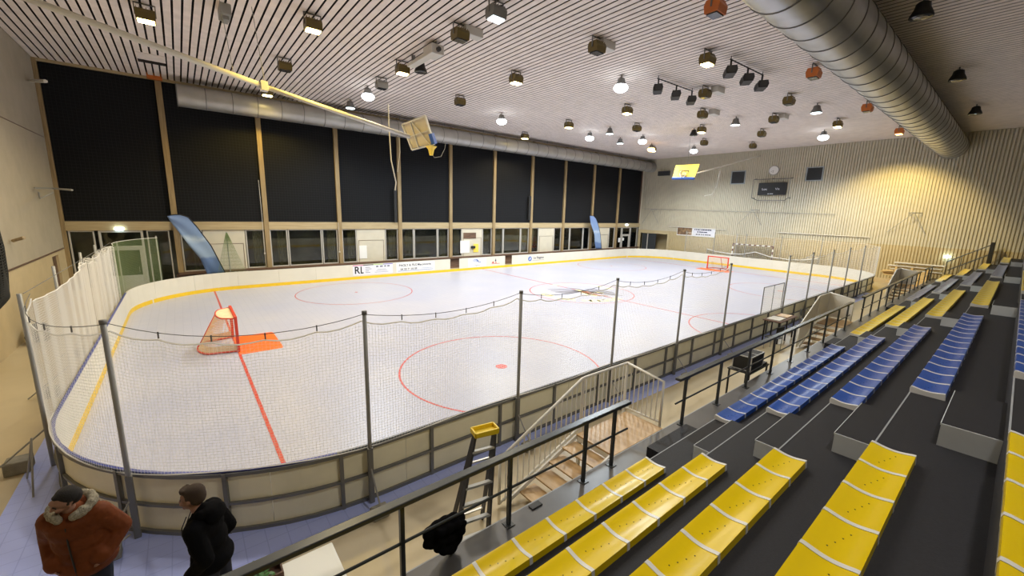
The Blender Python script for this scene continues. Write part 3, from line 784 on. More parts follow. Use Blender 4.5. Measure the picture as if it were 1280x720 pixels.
# penalty bench net and further posts to the right end
for x, l in ((18.65, 'net post at the right side of the small two-panel screen'), (21.5, 'second net post right of the two-panel screen'), (24.6, 'third net post right of the two-panel screen'),
             (27.6, 'fourth net post right of the two-panel screen'), (30.8, 'last net post before the far right corner')): net_post(s_near(x), l, 3.02)
fr = [s_near(x) for x in (18.65, 21.5, 24.6, 27.6, 30.8)]+[s_near(34.9)]
base = [npt(fr[0]+(fr[-1]-fr[0])*i/60) for i in range(61)]
net('safety_net', base, lambda s: sag(fr[0]+s, fr, 2.95, .12), lambda s: BH+.02, 'fine safety net on the near boards beyond the two-panel screen', 'safety net', cell=.12, r=.002)
# far end net
base = [npt(s_near(34.9)+(PER-s_near(34.9))*i/6) for i in range(7)]+[npt(ARCp*i/12) for i in range(1, 13)]+[(RX1+OFF, y) for y in (11, 13, 15, 17, 19, 21)]
net('safety_net', base, lambda s: 2.86-.10*abs(math.sin(s*.9)), lambda s: BH+.02, 'white safety net closing the far end behind the small red goal', 'safety net', cell=.10, r=.0042)
for i, y in enumerate((9.8, 12.6, 15.4, 18.2, 21.0)):
    tag(MB().tube([(RX1+.16, y, 0), (RX1+.16, y, 3.0)], .03, 8).build('net_post', M['steel']), 'pale net post at the far end behind the rink, %s' % ('nearest the stands', 'second from the stands', 'right of the small red goal', 'left of the small red goal', 'nearest the window wall')[i], 'net post', 'net posts at the far end of the rink')
# left end net: heavy white, bunched further back
LX_ = RX0-.04
pts = []; y = 9.85
while y < 20.6:
    f = max(0, min(1, (y-14.0)/1.4)); amp = .012+.10*f
    pts.append((LX_-.02-amp*(1+math.sin(y*7.5+1.2*math.sin(y*1.9))), y)); y += .035 if f > 0 else .1
def ltop(pts_):
    L = [0]
    for a, b in zip(pts_, pts_[1:]): L.append(L[-1]+math.hypot(a[0]-b[0], a[1]-b[1]))
    def fn(s):
        for i in range(len(L)-1):
            if s <= L[i+1]+1e-9: y_ = pts_[i][1]; break
        else: y_ = pts_[-1][1]
        if y_ < 14.9: t = (y_-9.85)/5.05; return 2.84+.06*t-.12*4*t*(1-t)
        u = ((y_-14.9)/.62) % 1; return 2.90-.24*(4*u*(1-u))**.7*(.6+.4*math.sin(y_*5))
    return fn
net('safety_net', pts, ltop(pts), lambda s: .72, 'heavy white safety net bunched in folds behind the near goal', 'safety net', cell=.042, r=.0042)
for i, y in enumerate((9.85, 13.4, 16.6, 19.2)):
    q = Vector((LX_-(.12 if i == 0 else .34), y-(.12 if i == 0 else 0), 0)); root = thing('net_post', q, ('leftmost grey net post where the white net turns the corner', 'net post behind the first fold of the bunched white net', 'net post in the middle of the bunched white net', 'net post near the far edge of the bunched white net')[i], 'net post', 'net posts on the left end of the rink')
    MB().tube([q, q+Vector((0, 0, 3.0))], .03, 10).build('pole', M['steel'], root, smooth=True)
    MB().tube([q+Vector((.0, 0, .7)), q+Vector((-.75, 0, .03))], .014, 6).build('brace', M['steel'], root)
    MB().bbox_((q.x-.55, y-.15, .0), (q.x-.25, y+.15, .22), .02).build('ballast_block', M['dirtybox'], root)
root = thing('net_cable', (LX_-.1, 9.85, 3.0), 'thin wire above the bunched white net at the left end', 'cable')
MB().tube([(LX_-.1, 9.85, 2.98), (LX_-.1, 12.9, 2.97), (LX_-.1, 20.6, 2.95)], .007, 4).build('wire', M['cable'], root)
# green fine net at the far left corner
gp = [(LX_-.05, 20.8)]+[(RX0+RR+math.cos(rad(a))*(RR+.2), RY1-RR+math.sin(rad(a))*(RR+.2)) for a in range(180, 133, -5)]
net('windbreak_net', gp, lambda s: 2.85, lambda s: .1, 'fine green net around the rink corner by the glass doors', 'net', cell=.05, r=.0042, m=M['netgreen'])
gp2 = [(1.0, RY1+.55), (1.9, RY1+.6), (2.8, RY1+.55)]
p_pk = at(283, 291, 1, RY1+.5)
rt = thing('windbreak_net', (p_pk.x, RY1+.5, 0), 'green net gathered to a peak beside the large feather flag', 'net')
mb = MB(); rows = []
for i in range(15):
    t = i/14; z = p_pk.z*(1-t)+.3*t; w = .03+.75*t
    rows.append([(p_pk.x-w+2*w*j/24+.1*t, RY1+.5+.12*t*math.sin(j*1.6), z) for j in range(25)])
for r_ in rows: mb.tube(r_, .005, 3, cap=False)
for j in range(25): mb.tube([r_[j] for r_ in rows], .006, 3, cap=False)
mb.build('mesh', M['netgreen'], rt)
MB().tube([(p_pk.x, RY1+.55, 0), (p_pk.x, RY1+.55, p_pk.z+.05)], .025, 8).build('pole', M['steel'], rt)
for px, pt, pb, lab in ((145.5, 302, 360, 'thin pale pole in front of the glass entrance doors'), (194.5, 295, 352, 'thin white pole standing right of the glass entrance doors')):
    p = at(px, pt, 1, RY1+.45)
    tag(MB().tube([(p.x, p.y, 0), (p.x, p.y, p.z)], .03, 8).build('net_post', M['alu']), lab, 'pole')

# small two-panel screen on the near boards
root = thing('net_screen', (16.6, RY0-.06, BH), 'small framed two-panel net screen standing on the near boards', 'net screen')
x0, x1, z0, z1 = 16.6, 18.62, BH+.02, 1.95
MB().tube([(x0, RY0-.06, z0), (x0, RY0-.06, z1), (x1, RY0-.06, z1), (x1, RY0-.06, z0)], .018, 6).build('frame', M['frame'], root)
MB().tube([(17.6, RY0-.06, z0), (17.6, RY0-.06, z1)], .014, 6).build('middle_bar', M['frame'], root)
mb = MB()
for i in range(40): mb.tube([(x0+(x1-x0)*i/39, RY0-.06, z0), (x0+(x1-x0)*i/39, RY0-.06, z1-.02)], .0045, 3, cap=False)
for j in range(20): mb.tube([(x0+(x1-x0)*i/20, RY0-.06, z0+(z1-z0)*j/20-.05*abs(math.sin(i*PI/10))) for i in range(21)], .0045, 3, cap=False)
mb.build('mesh', M['netwhite'], root)

# ================================================================== STANDS
RISE, RUN, Y0, Z0, ZP = .456, .755, 2.842, 1.04, .70
NR = 7
mb = MB(); mb.box((XL, Y0-.0, 0), (XR-.01, 3.50, ZP)); struct('floor_platform', mb, M['platform'])
struct('trim_20', MB().box((XL, 3.5, ZP-.16), (XR-.01, 3.515, ZP)), M['nosing'])
for k in range(NR):
    y1 = Y0-RUN*k; z1 = Z0+RISE*k
    y0 = Y0-RUN*(k+1) if k < NR-1 else YB
    struct('stand_terrace_%d' % (k+1), MB().box((XL, y0, 0), (XR-.01, y1, z1)), M['terrace'])
    struct('trim_%d' % (30+k), MB().box((XL, y1-.010, z1), (XR-.02, y1+.003, z1+.003)), M['nosing'])
sections = [(-2.0, 4.84, 'yellow'), (6.9, 13.74, 'blue'), (15.6, 22.6, 'yellow'), (24.85, 31.9, 'greyblue'), (34.3, 39.6, 'yellow')]
nb = 0
for a0, b0 in ((4.84, 6.9), (13.74, 15.6), (22.6, 24.85), (31.9, 34.3)):
    x0 = a0+.60 if a0 < 30 else a0+.6; x1 = x0+1.2
    if a0 == 13.74: x0, x1 = a0+.9, b0-.02
    for k in range(-1, 5):
        if k == -1: ya, yb, zz, h = Y0+.36, Y0, ZP, .17
        else: ya, yb, zz, h = Y0-RUN*k-.375, Y0-RUN*(k+1), Z0+RISE*k, RISE/2
        nb += 1
        o = struct('stair_step_%d' % nb, MB().box((x0, yb, zz), (x1, ya, zz+h-.004)).box((x0, yb, zz+h-.004), (x1, ya, zz+h)), M['terrace'])
        if k >= 0:
            struct('trim_%d' % (60+nb), MB().box((x0-.012, yb, zz+.002), (x0, ya, zz+h-.004)).box((x0-.01, ya, zz+h-.02), (x1, ya+.006, zz+h+.003)), M['stepface'])
# one bench prototype per colour: 14 moulded seats + white joints
def bench_proto(colname, n, L, label):
    root = thing('stadium_bench', (0, 0, 0), label, 'bench'); unit = L/n
    def prof(t):       # t 0..1 from front (rink side, +y) to back
        return -.30*t, .075-.022*math.sin(PI*min(1, max(0, (t-.06)/.9)))
    seatm = {'yellow': M['yellow'], 'blue': M['blue'], 'greyblue': M['greyseat']}[colname]
    P = [(-.0, .0), (.004, .055)]+[prof(i/12) for i in range(13)]+[(-.304, .0)]
    P = [(p[0], p[1]) for p in P]
    mb = MB(); k = len(P)
    x0, x1 = .012, unit-.012
    mb.cur = 0; vs = [(x, p[0], p[1]) for x in (x0, x0+unit*.25, x0+unit*.5, x0+unit*.75, x1) for p in P]
    fs = []
    for i in range(4):
        for j in range(k-1): fs.append((i*k+j, i*k+j+1, (i+1)*k+j+1, (i+1)*k+j))
    mb.add(vs, fs); mb.add([(x0, p[0], p[1]) for p in P], [tuple(range(k))]); mb.add([(x1, p[0], p[1]) for p in P], [tuple(reversed(range(k)))])
    mb.cur = 1
    for fx, t in ((.25, .38), (.42, .46), (.60, .54), (.78, .62)):
        y, z = prof(t); mb.prism([(x0+fx*unit*.9+.0055*math.cos(a), y+.0055*math.sin(a)) for a in [i*PI/3 for i in range(6)]], 2, z-.002, z+.0025)
    seat = mb.build('seat', [seatm, M['hole']], root, local=True); autosmooth(seat, 35)
    jm = MB(); Q = [(.004, .0), (.008, .058)]+[(prof(i/12)[0], prof(i/12)[1]+.004) for i in range(13)]+[(-.308, .0)]
    w = .020; vs = [(x, p[0], p[1]) for x in (-w, w) for p in Q]; q = len(Q)
    jm.add(vs, [(j, j+1, q+j+1, q+j) for j in range(q-1)]+[tuple(range(q)), tuple(reversed(range(q, 2*q)))])
    joint = jm.build('joint_strip', M['joint'], root, local=True); autosmooth(joint, 35)
    for i in range(1, n):
        s2 = seat.copy(); C.objects.link(s2); s2.location.x = unit*i
    for i in range(1, n+1):
        j2 = joint.copy(); C.objects.link(j2); j2.location.x = unit*i-(w if i == n else 0)
    joint.location.x = w
    return root
rown = ['lowest', 'second', 'third', 'fourth', 'fifth', 'sixth']
secn = ['yellow bench of the nearest section', 'blue bench of the second section', 'yellow bench of the third section', 'grey-blue bench of the fourth section', 'short yellow bench beside the end wall']
for si, (a, b, cn) in enumerate(sections):
    proto = None
    for k in range(6):
        lab = '%s row %s, counted up from the rink' % (rown[k], secn[si])
        loc = (a, Y0-RUN*k, Z0+RISE*k)
        grp = 'rows of moulded benches on the stands'
        if proto is None:
            proto = bench_proto(cn, 14 if si < 4 else 11, b-a, lab); proto.location = loc; proto['group'] = grp
        else: kids_copy(proto, loc, label=lab, group=grp)

# ---- platform handrails
def handrail(x0, x1, posts, label, y=3.39, zt=1.68):
    root = thing('handrail', (x0, y, ZP), label, 'handrail', 'black handrails along the platform')
    MB().bbox_((x0, y-.055, zt-.05), (x1, y+.055, zt), .012).build('top_rail', M['rail'], root)
    MB().tube([(x0-.0, y, 1.20), (x1+.02, y, 1.20)], .016, 8).build('mid_rail', M['rail'], root)
    for x in posts:
        MB().box((x-.022, y-.022, ZP), (x+.022, y+.022, zt-.05)).build('post', M['rail'], root)
        MB().bbox_((x-.06, y-.06, ZP), (x+.06, y+.06, ZP+.012), .004).build('foot_plate', M['rail'], root)
handrail(-4.1, 5.12, [-2.66, -1.3, .06, 1.42, 2.79, 4.15, 4.79], 'black handrail of the platform nearest the viewer, a black jacket hanging on it')
handrail(6.55, 18.1, [6.85, 8.23, 9.62, 11.05, 12.45, 13.85, 15.3, 16.6, 17.7], 'black handrail between the first and second stairs')
handrail(19.75, 33.2, [19.95, 21.4, 22.9, 24.4, 25.9, 27.4, 28.9, 30.4, 31.9, 33.0], 'black handrail between the second and third stairs')
handrail(34.9, 38.1, [35.1, 36.5, 37.9], 'last black handrail before the ribbed end wall')
# rail climbing along the end wall
root = thing('handrail', (39.7, 3.3, ZP), 'black handrail climbing the stands beside the end wall', 'handrail')
a = Vector((39.75, 2.9, 2.05)); b = Vector((39.75, 1.15, 2.55+.45))
A_ = at(1184, 327, 0, 39.75); B_ = at(1240, 306, 0, 39.75); A2 = at(1184, 338, 0, 39.75); B2 = at(1240, 317, 0, 39.75)
MB().tube([A_, B_], .03, 8).build('top_rail', M['rail'], root); MB().tube([A2, B2], .025, 8).build('mid_rail', M['rail'], root)
pb = at(1242, 303, 0, 39.6); MB().bbox_((39.5, pb.y-.09, 2.0), (39.7, pb.y+.09, pb.z), .01).build('end_post', M['black'], root)
for t in (.0, .35, .7):
    q = A_.lerp(B_, t); MB().tube([(q.x, q.y, max(ZP, 1.04+max(0, math.floor((Y0-q.y)/RUN))*RISE)), (q.x, q.y, q.z)], .022, 6).build('post', M['rail'], root)

# ---- stairs from the floor to the platform
def stairs(x0, label, solid=False, w=1.42, nst=4, yo=4.32):
    root = thing('access_stairs', (x0, 3.52, 0), label, 'stairs', 'wooden access stairs up to the platform')
    MB().bbox_((x0, 3.52, ZP-.035), (x0+w, yo, ZP), .006).build('landing', M['plywood'], root)
    MB().box((x0+.02, yo-.03, ZP-.12), (x0+w-.02, yo-.0, ZP-.036)).box((x0, 3.53, ZP-.12), (x0+.03, yo-.03, ZP-.036)).box((x0+w-.03, 3.53, ZP-.12), (x0+w, yo-.03, ZP-.036)).build('landing_frame', M['railwhite'], root)
    for xx in (x0+.04, x0+w-.04):
        MB().box((xx-.025, yo-.06, 0), (xx+.025, yo-.01, ZP-.12)).build('leg', M['railwhite'], root)
    for i in range(nst):
        z = ZP-.14*(i+1); xa = x0-.31*(i+1)
        MB().bbox_((xa-.02, 3.60, z-.03), (xa+.31, yo+.02, z), .005).build('tread', M['plywood'], root)
        MB().box((xa+.29, 3.62, z-.10), (xa+.31, yo, z-.031)).build('tread_bracket', M['frame'], root)
    # stringer
    MB().obox((x0-.31*nst-.25, yo+.02, .06), (x0+.03, yo+.02, ZP-.06), .03, .07).build('stringer', M['railwhite'], root)
    MB().obox((x0-.31*nst-.25, 3.60, .06), (x0+.03, 3.60, ZP-.06), .03, .07).build('stringer', M['railwhite'], root)
    yb = yo+.07; xs0 = x0-1.62; xt = x0+.18
    topz = ZP+.97; botz = ZP+.06; slope = ZP/(x0-xs0-.2)
    def up(x): return topz if x >= xt else topz-(xt-x)*.475
    def dn(x): return botz if x >= xt else max(.05, botz-(xt-x)*.475)
    P = [(xs0, yb, .05), (xs0, yb, up(xs0))]+[(xt-.04, yb, up(xt)-.01), (xt+.04, yb, topz), (x0+w+.02, yb, topz)]
    MB().tube(P, .025, 8).build('balustrade_rail', M['railwhite'], root, smooth=True)
    MB().tube([(xs0, yb, dn(xs0)), (xt, yb, botz), (x0+w+.02, yb, botz)], .02, 8).build('bottom_rail', M['railwhite'], root, smooth=True)
    MB().tube([(x0+w+.02, yb, topz), (x0+w+.05, 3.62, topz-.12), (x0+w+.05, 3.62, ZP-.2)], .025, 8).build('end_rail', M['railwhite'], root, smooth=True)
    MB().tube([(x0+w+.02, yb, botz), (x0+w+.05, 3.62, botz)], .02, 8).build('bottom_rail', M['railwhite'], root, smooth=True)
    for xx in (xt, x0+w+.02): MB().box((xx-.022, yb-.022, .02), (xx+.022, yb+.022, topz)).build('balustrade_post', M['railwhite'], root)
    if not solid:
        x = xs0+.12
        while x < x0+w:
            MB().tube([(x, yb, dn(x)), (x, yb, up(x))], .012, 6).build('baluster', M['railwhite'], root); x += .118
        for i in range(1, 8):
            t = i/8; MB().tube([(x0+w+.035, yb+(3.62-yb)*t, botz), (x0+w+.035, yb+(3.62-yb)*t, topz-.12*t)], .012, 6).build('baluster', M['railwhite'], root)
    else:
        MB().prism([(xs0, dn(xs0)), (xt, botz), (x0+w, botz), (x0+w, topz), (xt, topz), (xs0, up(xs0))], 1, yb-.006, yb+.006).build('infill_panel', M['railwhite'], root)
        MB().prism([(yb, botz), (yb, topz), (3.62, topz-.12), (3.62, botz)], 0, x0+w+.03, x0+w+.04).build('infill_panel', M['railwhite'], root)
    return root
stairs(5.03, 'nearest wooden stairs and landing with a white barred balustrade')
stairs(18.15, 'second wooden stairs with pale panelled balustrade, halfway along the stands', solid=True)
stairs(32.6, 'farthest stairs with pale panelled balustrade, before the stacked timber', solid=True)

# ================================================================== LAMPS
def lamp_flood(m_lens, body, name='floodlight'):
    """bronze box floodlight on a yoke, origin at ceiling"""
    root = thing(name, (0, 0, 0), 'x', 'floodlight')
    hs = None; mb = MB(); pr = [(-.20, -.22), (.20, -.22), (.24, -.34), (.20, -.56), (-.22, -.56), (-.26, -.34)]
    mb.prism([(p[0], p[1]) for p in pr], 0, -.27, .27); hs = mb.build('housing', body, root, local=True)
    MB().bbox_((-.23, -.18, -.60), (.23, .16, -.555), .01).build('lens', m_lens, hs, local=True)
    mb = MB()
    for i in range(6): mb.box((-.24+.09*i, -.2, -.24), (-.225+.09*i, .2, -.17))
    mb.build('cooling_fins', body, hs, local=True)
    MB().box((-.30, -.02, -.40), (-.27, .02, -.03)).box((.27, -.02, -.40), (.30, .02, -.03)).box((-.30, -.02, -.03), (.30, .02, 0)).build('yoke', M['frame'], root, local=True)
    root.scale = (.85, .85, .85); return root
def lamp_bell(m_lens, body=None, big=False):
    root = thing('high_bay_lamp', (0, 0, 0), 'x', 'lamp')
    sh = MB().lathe([(.09, -.10), (.15, -.14), (.17, -.26), (.23, -.38), (.25, -.44), (.25, -.47)], 18).build('shade', body or M['frame'], root, local=True, smooth=True)
    if big: MB().ball((0, 0, -.50), .30, (1, 1, .62), 3).build('lens', m_lens, root, local=True, smooth=True)  # lens swollen into a glowing ball to imitate the lamp's round glare
    else: MB().lathe([(.235, -.48), (.16, -.50), (.0, -.51)][::-1], 18).build('lens', m_lens, sh, local=True)
    MB().tube([(0, 0, -.14), (0, 0, 0)], .025, 8).build('stem', M['frame'], root, local=True)
    return root
def place(protos, key, maker, px, py, label, group, rz=None, zdrop=.35):
    p = at(px, py, 2, ZC-zdrop); loc = (p.x, p.y, ZC)
    if key not in protos:
        r = maker(); protos[key] = r; r.location = loc; r['label'] = label; r['group'] = group
        if rz is not None: r.rotation_euler = (0, 0, rz)
    else: r = kids_copy(protos[key], loc, rz, label, group)
    return p
protos = {}
def spot(p, col, power, size=.25, ang=150, blend=.5, z=None, tgt=None):
    l = bpy.data.lights.new('lamp_light', 'SPOT'); l.energy = power; l.color = col; l.shadow_soft_size = size; l.spot_size = rad(ang); l.spot_blend = blend
    o = bpy.data.objects.new('lamp_light', l); C.objects.link(o); o.location = (p.x, p.y, z if z is not None else ZC-.66)
    if tgt: o.rotation_euler = (Vector(tgt)-o.location).to_track_quat('-Z', 'Y').to_euler()
    return o
WARM, WHITE, AMB = (1, .86, .58), (.82, .92, 1.0), (1, .62, .25)
KW, KH = 760, 1750
warm = [(182, 21, 'lit bronze floodlight at the far left of the ceiling above the pole'), (391, 33, 'lit bronze floodlight between the pole and the twin grey lamp box'), (503, 88, 'lit bronze floodlight beside the white projector rig'),
        (645, 100, 'lit bronze floodlight right of the grey gear box, mid ceiling'), (334, 116, 'lit bronze floodlight at the duct above the yellow lit pole'), (884, 76, 'lit bronze floodlight left of the second black spotlight rail'),
        (784, 139, 'lit bronze floodlight below the bright twin lamp'), (711, 157, 'small lit bronze floodlight left of the bright white lamp, above the duct'), (656, 171, 'small lit bronze floodlight touching the thin duct'),
        (877, 163, 'lit bronze floodlight above the yellow backboard'), (816, 187, 'smallest lit bronze floodlight at the far end of the thin duct'), (1047, 156, 'lit bronze floodlight above the right wall vent')]
for x, y, l in warm:
    p = place(protos, 'warm', lambda: lamp_flood(M['lens_warm'], M['bronze']), x, y, l, 'lit bronze floodlights')
    spot(p, (1, .70, .14) if x in (391, 334) else WARM, KW)
dark = [(356, 84, 'unlit bronze floodlight left of centre above the lit pole'), (575, 45, 'unlit bronze floodlight with a white gear box beside it, nearest one'), (746, 61, 'unlit bronze floodlight beside the second white gear box'), (575, 128, 'unlit bronze floodlight above the thin duct, right of the folded backboard'),
        (796, 161, 'unlit bronze floodlight between the lit ones in mid ceiling'), (881, 118, 'unlit bronze floodlight at the end of the first spotlight rail'), (878, 144, 'unlit bronze floodlight below the first spotlight rail'), (880, 179, 'unlit bronze floodlight right above the yellow backboard'),
        (986, 127, 'unlit bronze floodlight right of the spotlight rails'), (967, 150, 'unlit bronze floodlight with small white gear box, towards the end wall'), (952, 168, 'unlit bronze floodlight close above the wall clock'), (941, 183, 'unlit bronze floodlight nearest the end wall')]
for x, y, l in dark: place(protos, 'dark', lambda: lamp_flood(M['lens_dark'], M['bronze']), x, y, l, 'unlit bronze floodlights')
org = [(894, 12, 'orange floodlight beside the start of the big duct, the nearest orange one', 0), (1017, 93, 'orange floodlight right of the second black spotlight rail', 0), (1084, 136, 'orange floodlight between big duct and end wall', 0), (1124, 165, 'lit orange floodlight close to the end wall beside the big duct', 1)]
for x, y, l, lit in org:
    key = 'org%d' % lit
    p = place(protos, key, lambda: lamp_flood(M['lens_amber'] if lit else M['lens_dark'], M['orange']), x, y, l, None if lit else 'unlit orange floodlights')
    if lit: spot(p, (1, .74, .26), 2300, tgt=(40, 6.3, 2.2), ang=92, blend=.5)
whites = [(460, 121, 'bright white lamp glaring above the thin duct at left'), (627, 152, 'bright white lamp left of the small lit bronze floodlight'), (776, 110, 'brightest white lamp beside a lit bronze floodlight, centre of ceiling'), (737, 173, 'bright white lamp above the far part of the thin duct'),
          (803, 177, 'bright white lamp next to a small lit floodlight, far ceiling'), (867, 189, 'bright white lamp just above the yellow backboard'), (1029, 172, 'bright white lamp lighting the top of the end wall')]
for x, y, l in whites:
    p = place(protos, 'white', lambda: lamp_bell(M['lens_white'], big=True), x, y, l, 'bright white lamps', zdrop=.5)
    spot(p, WHITE, KH, .3, 160, z=ZC-.86)
p = place(protos, 'ambbell', lambda: lamp_bell(M['lens_amber'], big=True), 814, 187, 'amber glowing lamp near the far end of the thin duct', None, zdrop=.5); spot(p, AMB, KW)
for x, y, l in ((438, 136, 'small cool-lit lamp tucked against the thin duct'), (762, 168, 'small dark lamp with faint cool glow, far ceiling'), (775, 180, 'small dark lamp with faint cool glow beside the thin duct'), (919, 157, 'small pendant lamp with pale glow right of the yellow backboard'), (1020, 142, 'small dark pendant lamp above the right vent')):
    place(protos, 'cool', lambda: lamp_bell(M['lens_cool']), x, y, l, 'faintly glowing pendant lamps', zdrop=.5)
p = place(protos, 'coolflood', lambda: lamp_flood(M['lens_cool'], M['frame']), 620, 18, 'grey floodlight with cool glow near the top centre of the photo', None)
for x, y, l in ((1152, 18, 'black pendant lamp right of the big duct, nearest one'), (1197, 98, 'black pendant lamp right of the big duct, middle one'), (1219, 141, 'black pendant lamp right of the big duct, close to the end wall'), (867, 168, 'tiny black pendant beside the lit floodlight above the backboard'), (526, 88, 'small black pendant beside the white projector rig')):
    place(protos, 'blk', lambda: lamp_bell(M['lens_dark'], M['black']), x, y, l, 'black pendant lamps', zdrop=.4)
for x, y, l in ((477, 107, 'grey unlit floodlight frame above the folded backboard'), (477+0, 0, None)):
    if l: place(protos, 'gry', lambda: lamp_flood(M['lens_dark'], M['steel']), x, y, l, None)
# unseen floodlights added to brighten the near side of the hall
for x, y, l in ((2.5, 10.5, 'added unseen bronze floodlight over the near corner of the rink'), (6.5, 9.0, 'added unseen bronze floodlight above the nearest face-off circle'), (-2.0, 12.5, 'added unseen bronze floodlight over the near end of the rink'), (4.5, -1.0, 'added unseen bronze floodlight over the middle of the nearest stands')):
    r = kids_copy(protos['warm'], (x, y, ZC), 0, l, 'lit bronze floodlights'); spot(Vector((x, y, 0)), (1, .95, .90), KW*(.75 if y > 0 else 1.1))
# white gear boxes
gb = None
for x, y, l in ((583, 41, 'white gear box beside the nearest unlit floodlight'), (751, 57, 'white gear box beside the second unlit floodlight'), (893, 113, 'white gear box right of the first spotlight rail'), (889, 141, 'small white gear box below the first spotlight rail'), (976, 146, 'small white gear box right of the bronze floodlight')):
    p = at(x, y, 2, ZC-.15)
    if gb is None:
        gb = MB().bbox_((-.33, -.17, -.26), (.33, .17, -.0), .02).build('gear_box', M['boxwhite']); gb.location = (p.x+.16, p.y-.08, ZC); tag(gb, l, 'box', 'white gear boxes on the ceiling')
    else: c = gb.copy(); C.objects.link(c); c.location = (p.x+.16, p.y-.08, ZC); c['label'] = l
p = at(281, 18, 2, ZC-.2); o = MB().bbox_((-.14, -.35, -.30), (.14, .35, 0), .02).bbox_((-.08, -.2, -.4), (.08, .2, -.3), .01).build('ceiling_speaker', M['steel']); o.location = (p.x, p.y, ZC); tag(o, 'narrow grey box fixed to the ceiling at upper left', 'speaker')
p = at(190, 78, 2, ZC-.05); root = thing('ceiling_hatch', (p.x, p.y, ZC), 'slotted hatch in the slatted ceiling near the left window corner', 'hatch')
MB().box((p.x-.45, p.y-1.1, ZC-.02), (p.x+.45, p.y-.1, ZC)).build('hatch_panel', M['slat'], root); MB().box((p.x-.45, p.y-.02, ZC-.03), (p.x+.45, p.y+.35, ZC-.005)).build('hatch_slot', M['void'], root)
p = at(193, 96, 1, YW-.35); tag(MB().bbox_((p.x-.28, YW-.5, p.z-.12), (p.x+.28, YW-.22, p.z+.14), .02).build('heater_box', M['orange']), 'small orange box at the top of the first timber post', 'lamp')
# projector rig
p = at(519, 78, 2, ZC-.25); root = thing('projector_rig', (p.x, p.y, ZC), 'white projector rig hanging from the ceiling beside a lit floodlight', 'projector')
MB().bbox_((p.x-.25, p.y-1.2, ZC-.42), (p.x+.05, p.y+.2, ZC-.3), .02).build('bracket_arm', M['boxwhite'], root); MB().bbox_((p.x-.3, p.y-1.9, ZC-.45), (p.x+.2, p.y-1.25, ZC-.12), .03).build('projector_body', M['boxwhite'], root)
MB().box((p.x-.1, p.y-1.7, ZC-.12), (p.x, p.y-1.6, ZC)).box((p.x-.1, p.y, ZC-.3), (p.x, p.y+.1, ZC)).build('mount', M['frame'], root); MB().tube([(p.x-.05, p.y-1.9, ZC-.3), (p.x-.05, p.y-2.0, ZC-.3)], .08, 12).build('lens', M['lens_dark'], root)
# spotlight rails
def spot_rail(pa, pb, label):
    A = at(*pa, 2, ZC-.12); B = at(*pb, 2, ZC-.12)
    root = thing('spotlight_rail', A, label, 'spotlight rail', 'black spotlight rails')
    MB().tube([A, B], .025, 6).build('rail', M['black'], root)
    for t in (.02, .98):
        q = A.lerp(B, t); MB().tube([q, (q.x, q.y, ZC)], .015, 5).build('hanger', M['black'], root)
    out = []
    for k, t in enumerate((.03, .52, .98)):
        out.append(A.lerp(B, t))
    return out
sp_proto = None
for ri, (pa, pb) in enumerate((((822, 98), (866, 114)), ((913, 74), (954, 94)))):
    for k, q in enumerate(spot_rail(pa, pb, ('spotlight rail carrying three black spotlights, left one', 'spotlight rail carrying three black spotlights, nearer right one')[ri])):
        lab = '%s black spotlight on the %s ceiling rail' % (('first', 'middle', 'last')[k], ('left', 'right')[ri])
        if sp_proto is None:
            sp_proto = thing('stage_spotlight', q, lab, 'spotlight', 'black stage spotlights')
            bm = MB(); bm.prism([(-.16, -.55), (.16, -.55), (.20, -.42), (.16, -.28), (-.16, -.28), (-.20, -.42)], 0, -.33, .30); o = bm.build('can', M['black'], sp_proto, local=True)
            MB().prism([(-.13, -.52), (.13, -.52), (.13, -.31), (-.13, -.31)], 0, -.36, -.33).build('lens', M['lens_dark'], sp_proto, local=True)
            MB().box((-.03, -.03, -.30), (.03, .03, 0)).build('clamp', M['black'], sp_proto, local=True); sp_proto.rotation_euler = (0, 0, .6)
        else: kids_copy(sp_proto, q, .6, lab)

# exit lights
for q, l in ((at(149, 286, 1, YW-.14), 'bright exit light above the glass entrance doors at left'), (at(783.5, 281, 1, YW-.14), 'small exit light above the far glass doors')):
    o = MB().bbox_((q.x-.16, YW-.22, q.z-.07), (q.x+.16, YW-.12, q.z+.07), .03).build('exit_light', M['exit']); tag(o, l, 'exit light')
q = at(1184, 321, 0, XR-.12); tag(MB().bbox_((XR-.20, q.y-.15, q.z-.06), (XR-.05, q.y+.15, q.z+.06), .03).build('exit_light', M['exit']), 'bright exit light on the ribbed end wall above the timber stack', 'exit light')

# ================================================================== BACKBOARDS
def board_struct(name, label, pts, pole_pts, front, lit_label=None, hoop=None, rim_side=1):
    """pts: four 3D corners tl,tr,br,bl ; box-like board with frame"""
    tl, tr, br, bl = [Vector(p) for p in pts]; n = (tr-tl).cross(bl-tl).normalized()
    root = thing(name, (tl+br)/2, label, 'basketball backboard')
    def slab(a, b, c, d, t0, t1): return [a+n*t0, b+n*t0, c+n*t0, d+n*t0, a+n*t1, b+n*t1, c+n*t1, d+n*t1]
    F6 = [(3, 2, 1, 0), (4, 5, 6, 7), (0, 1, 5, 4), (1, 2, 6, 5), (2, 3, 7, 6), (3, 0, 4, 7)]
    fixnormals(MB().add(slab(tl, tr, br, bl, 0, .03), F6).build('board', front, root))
    return root, n, (tl, tr, br, bl)
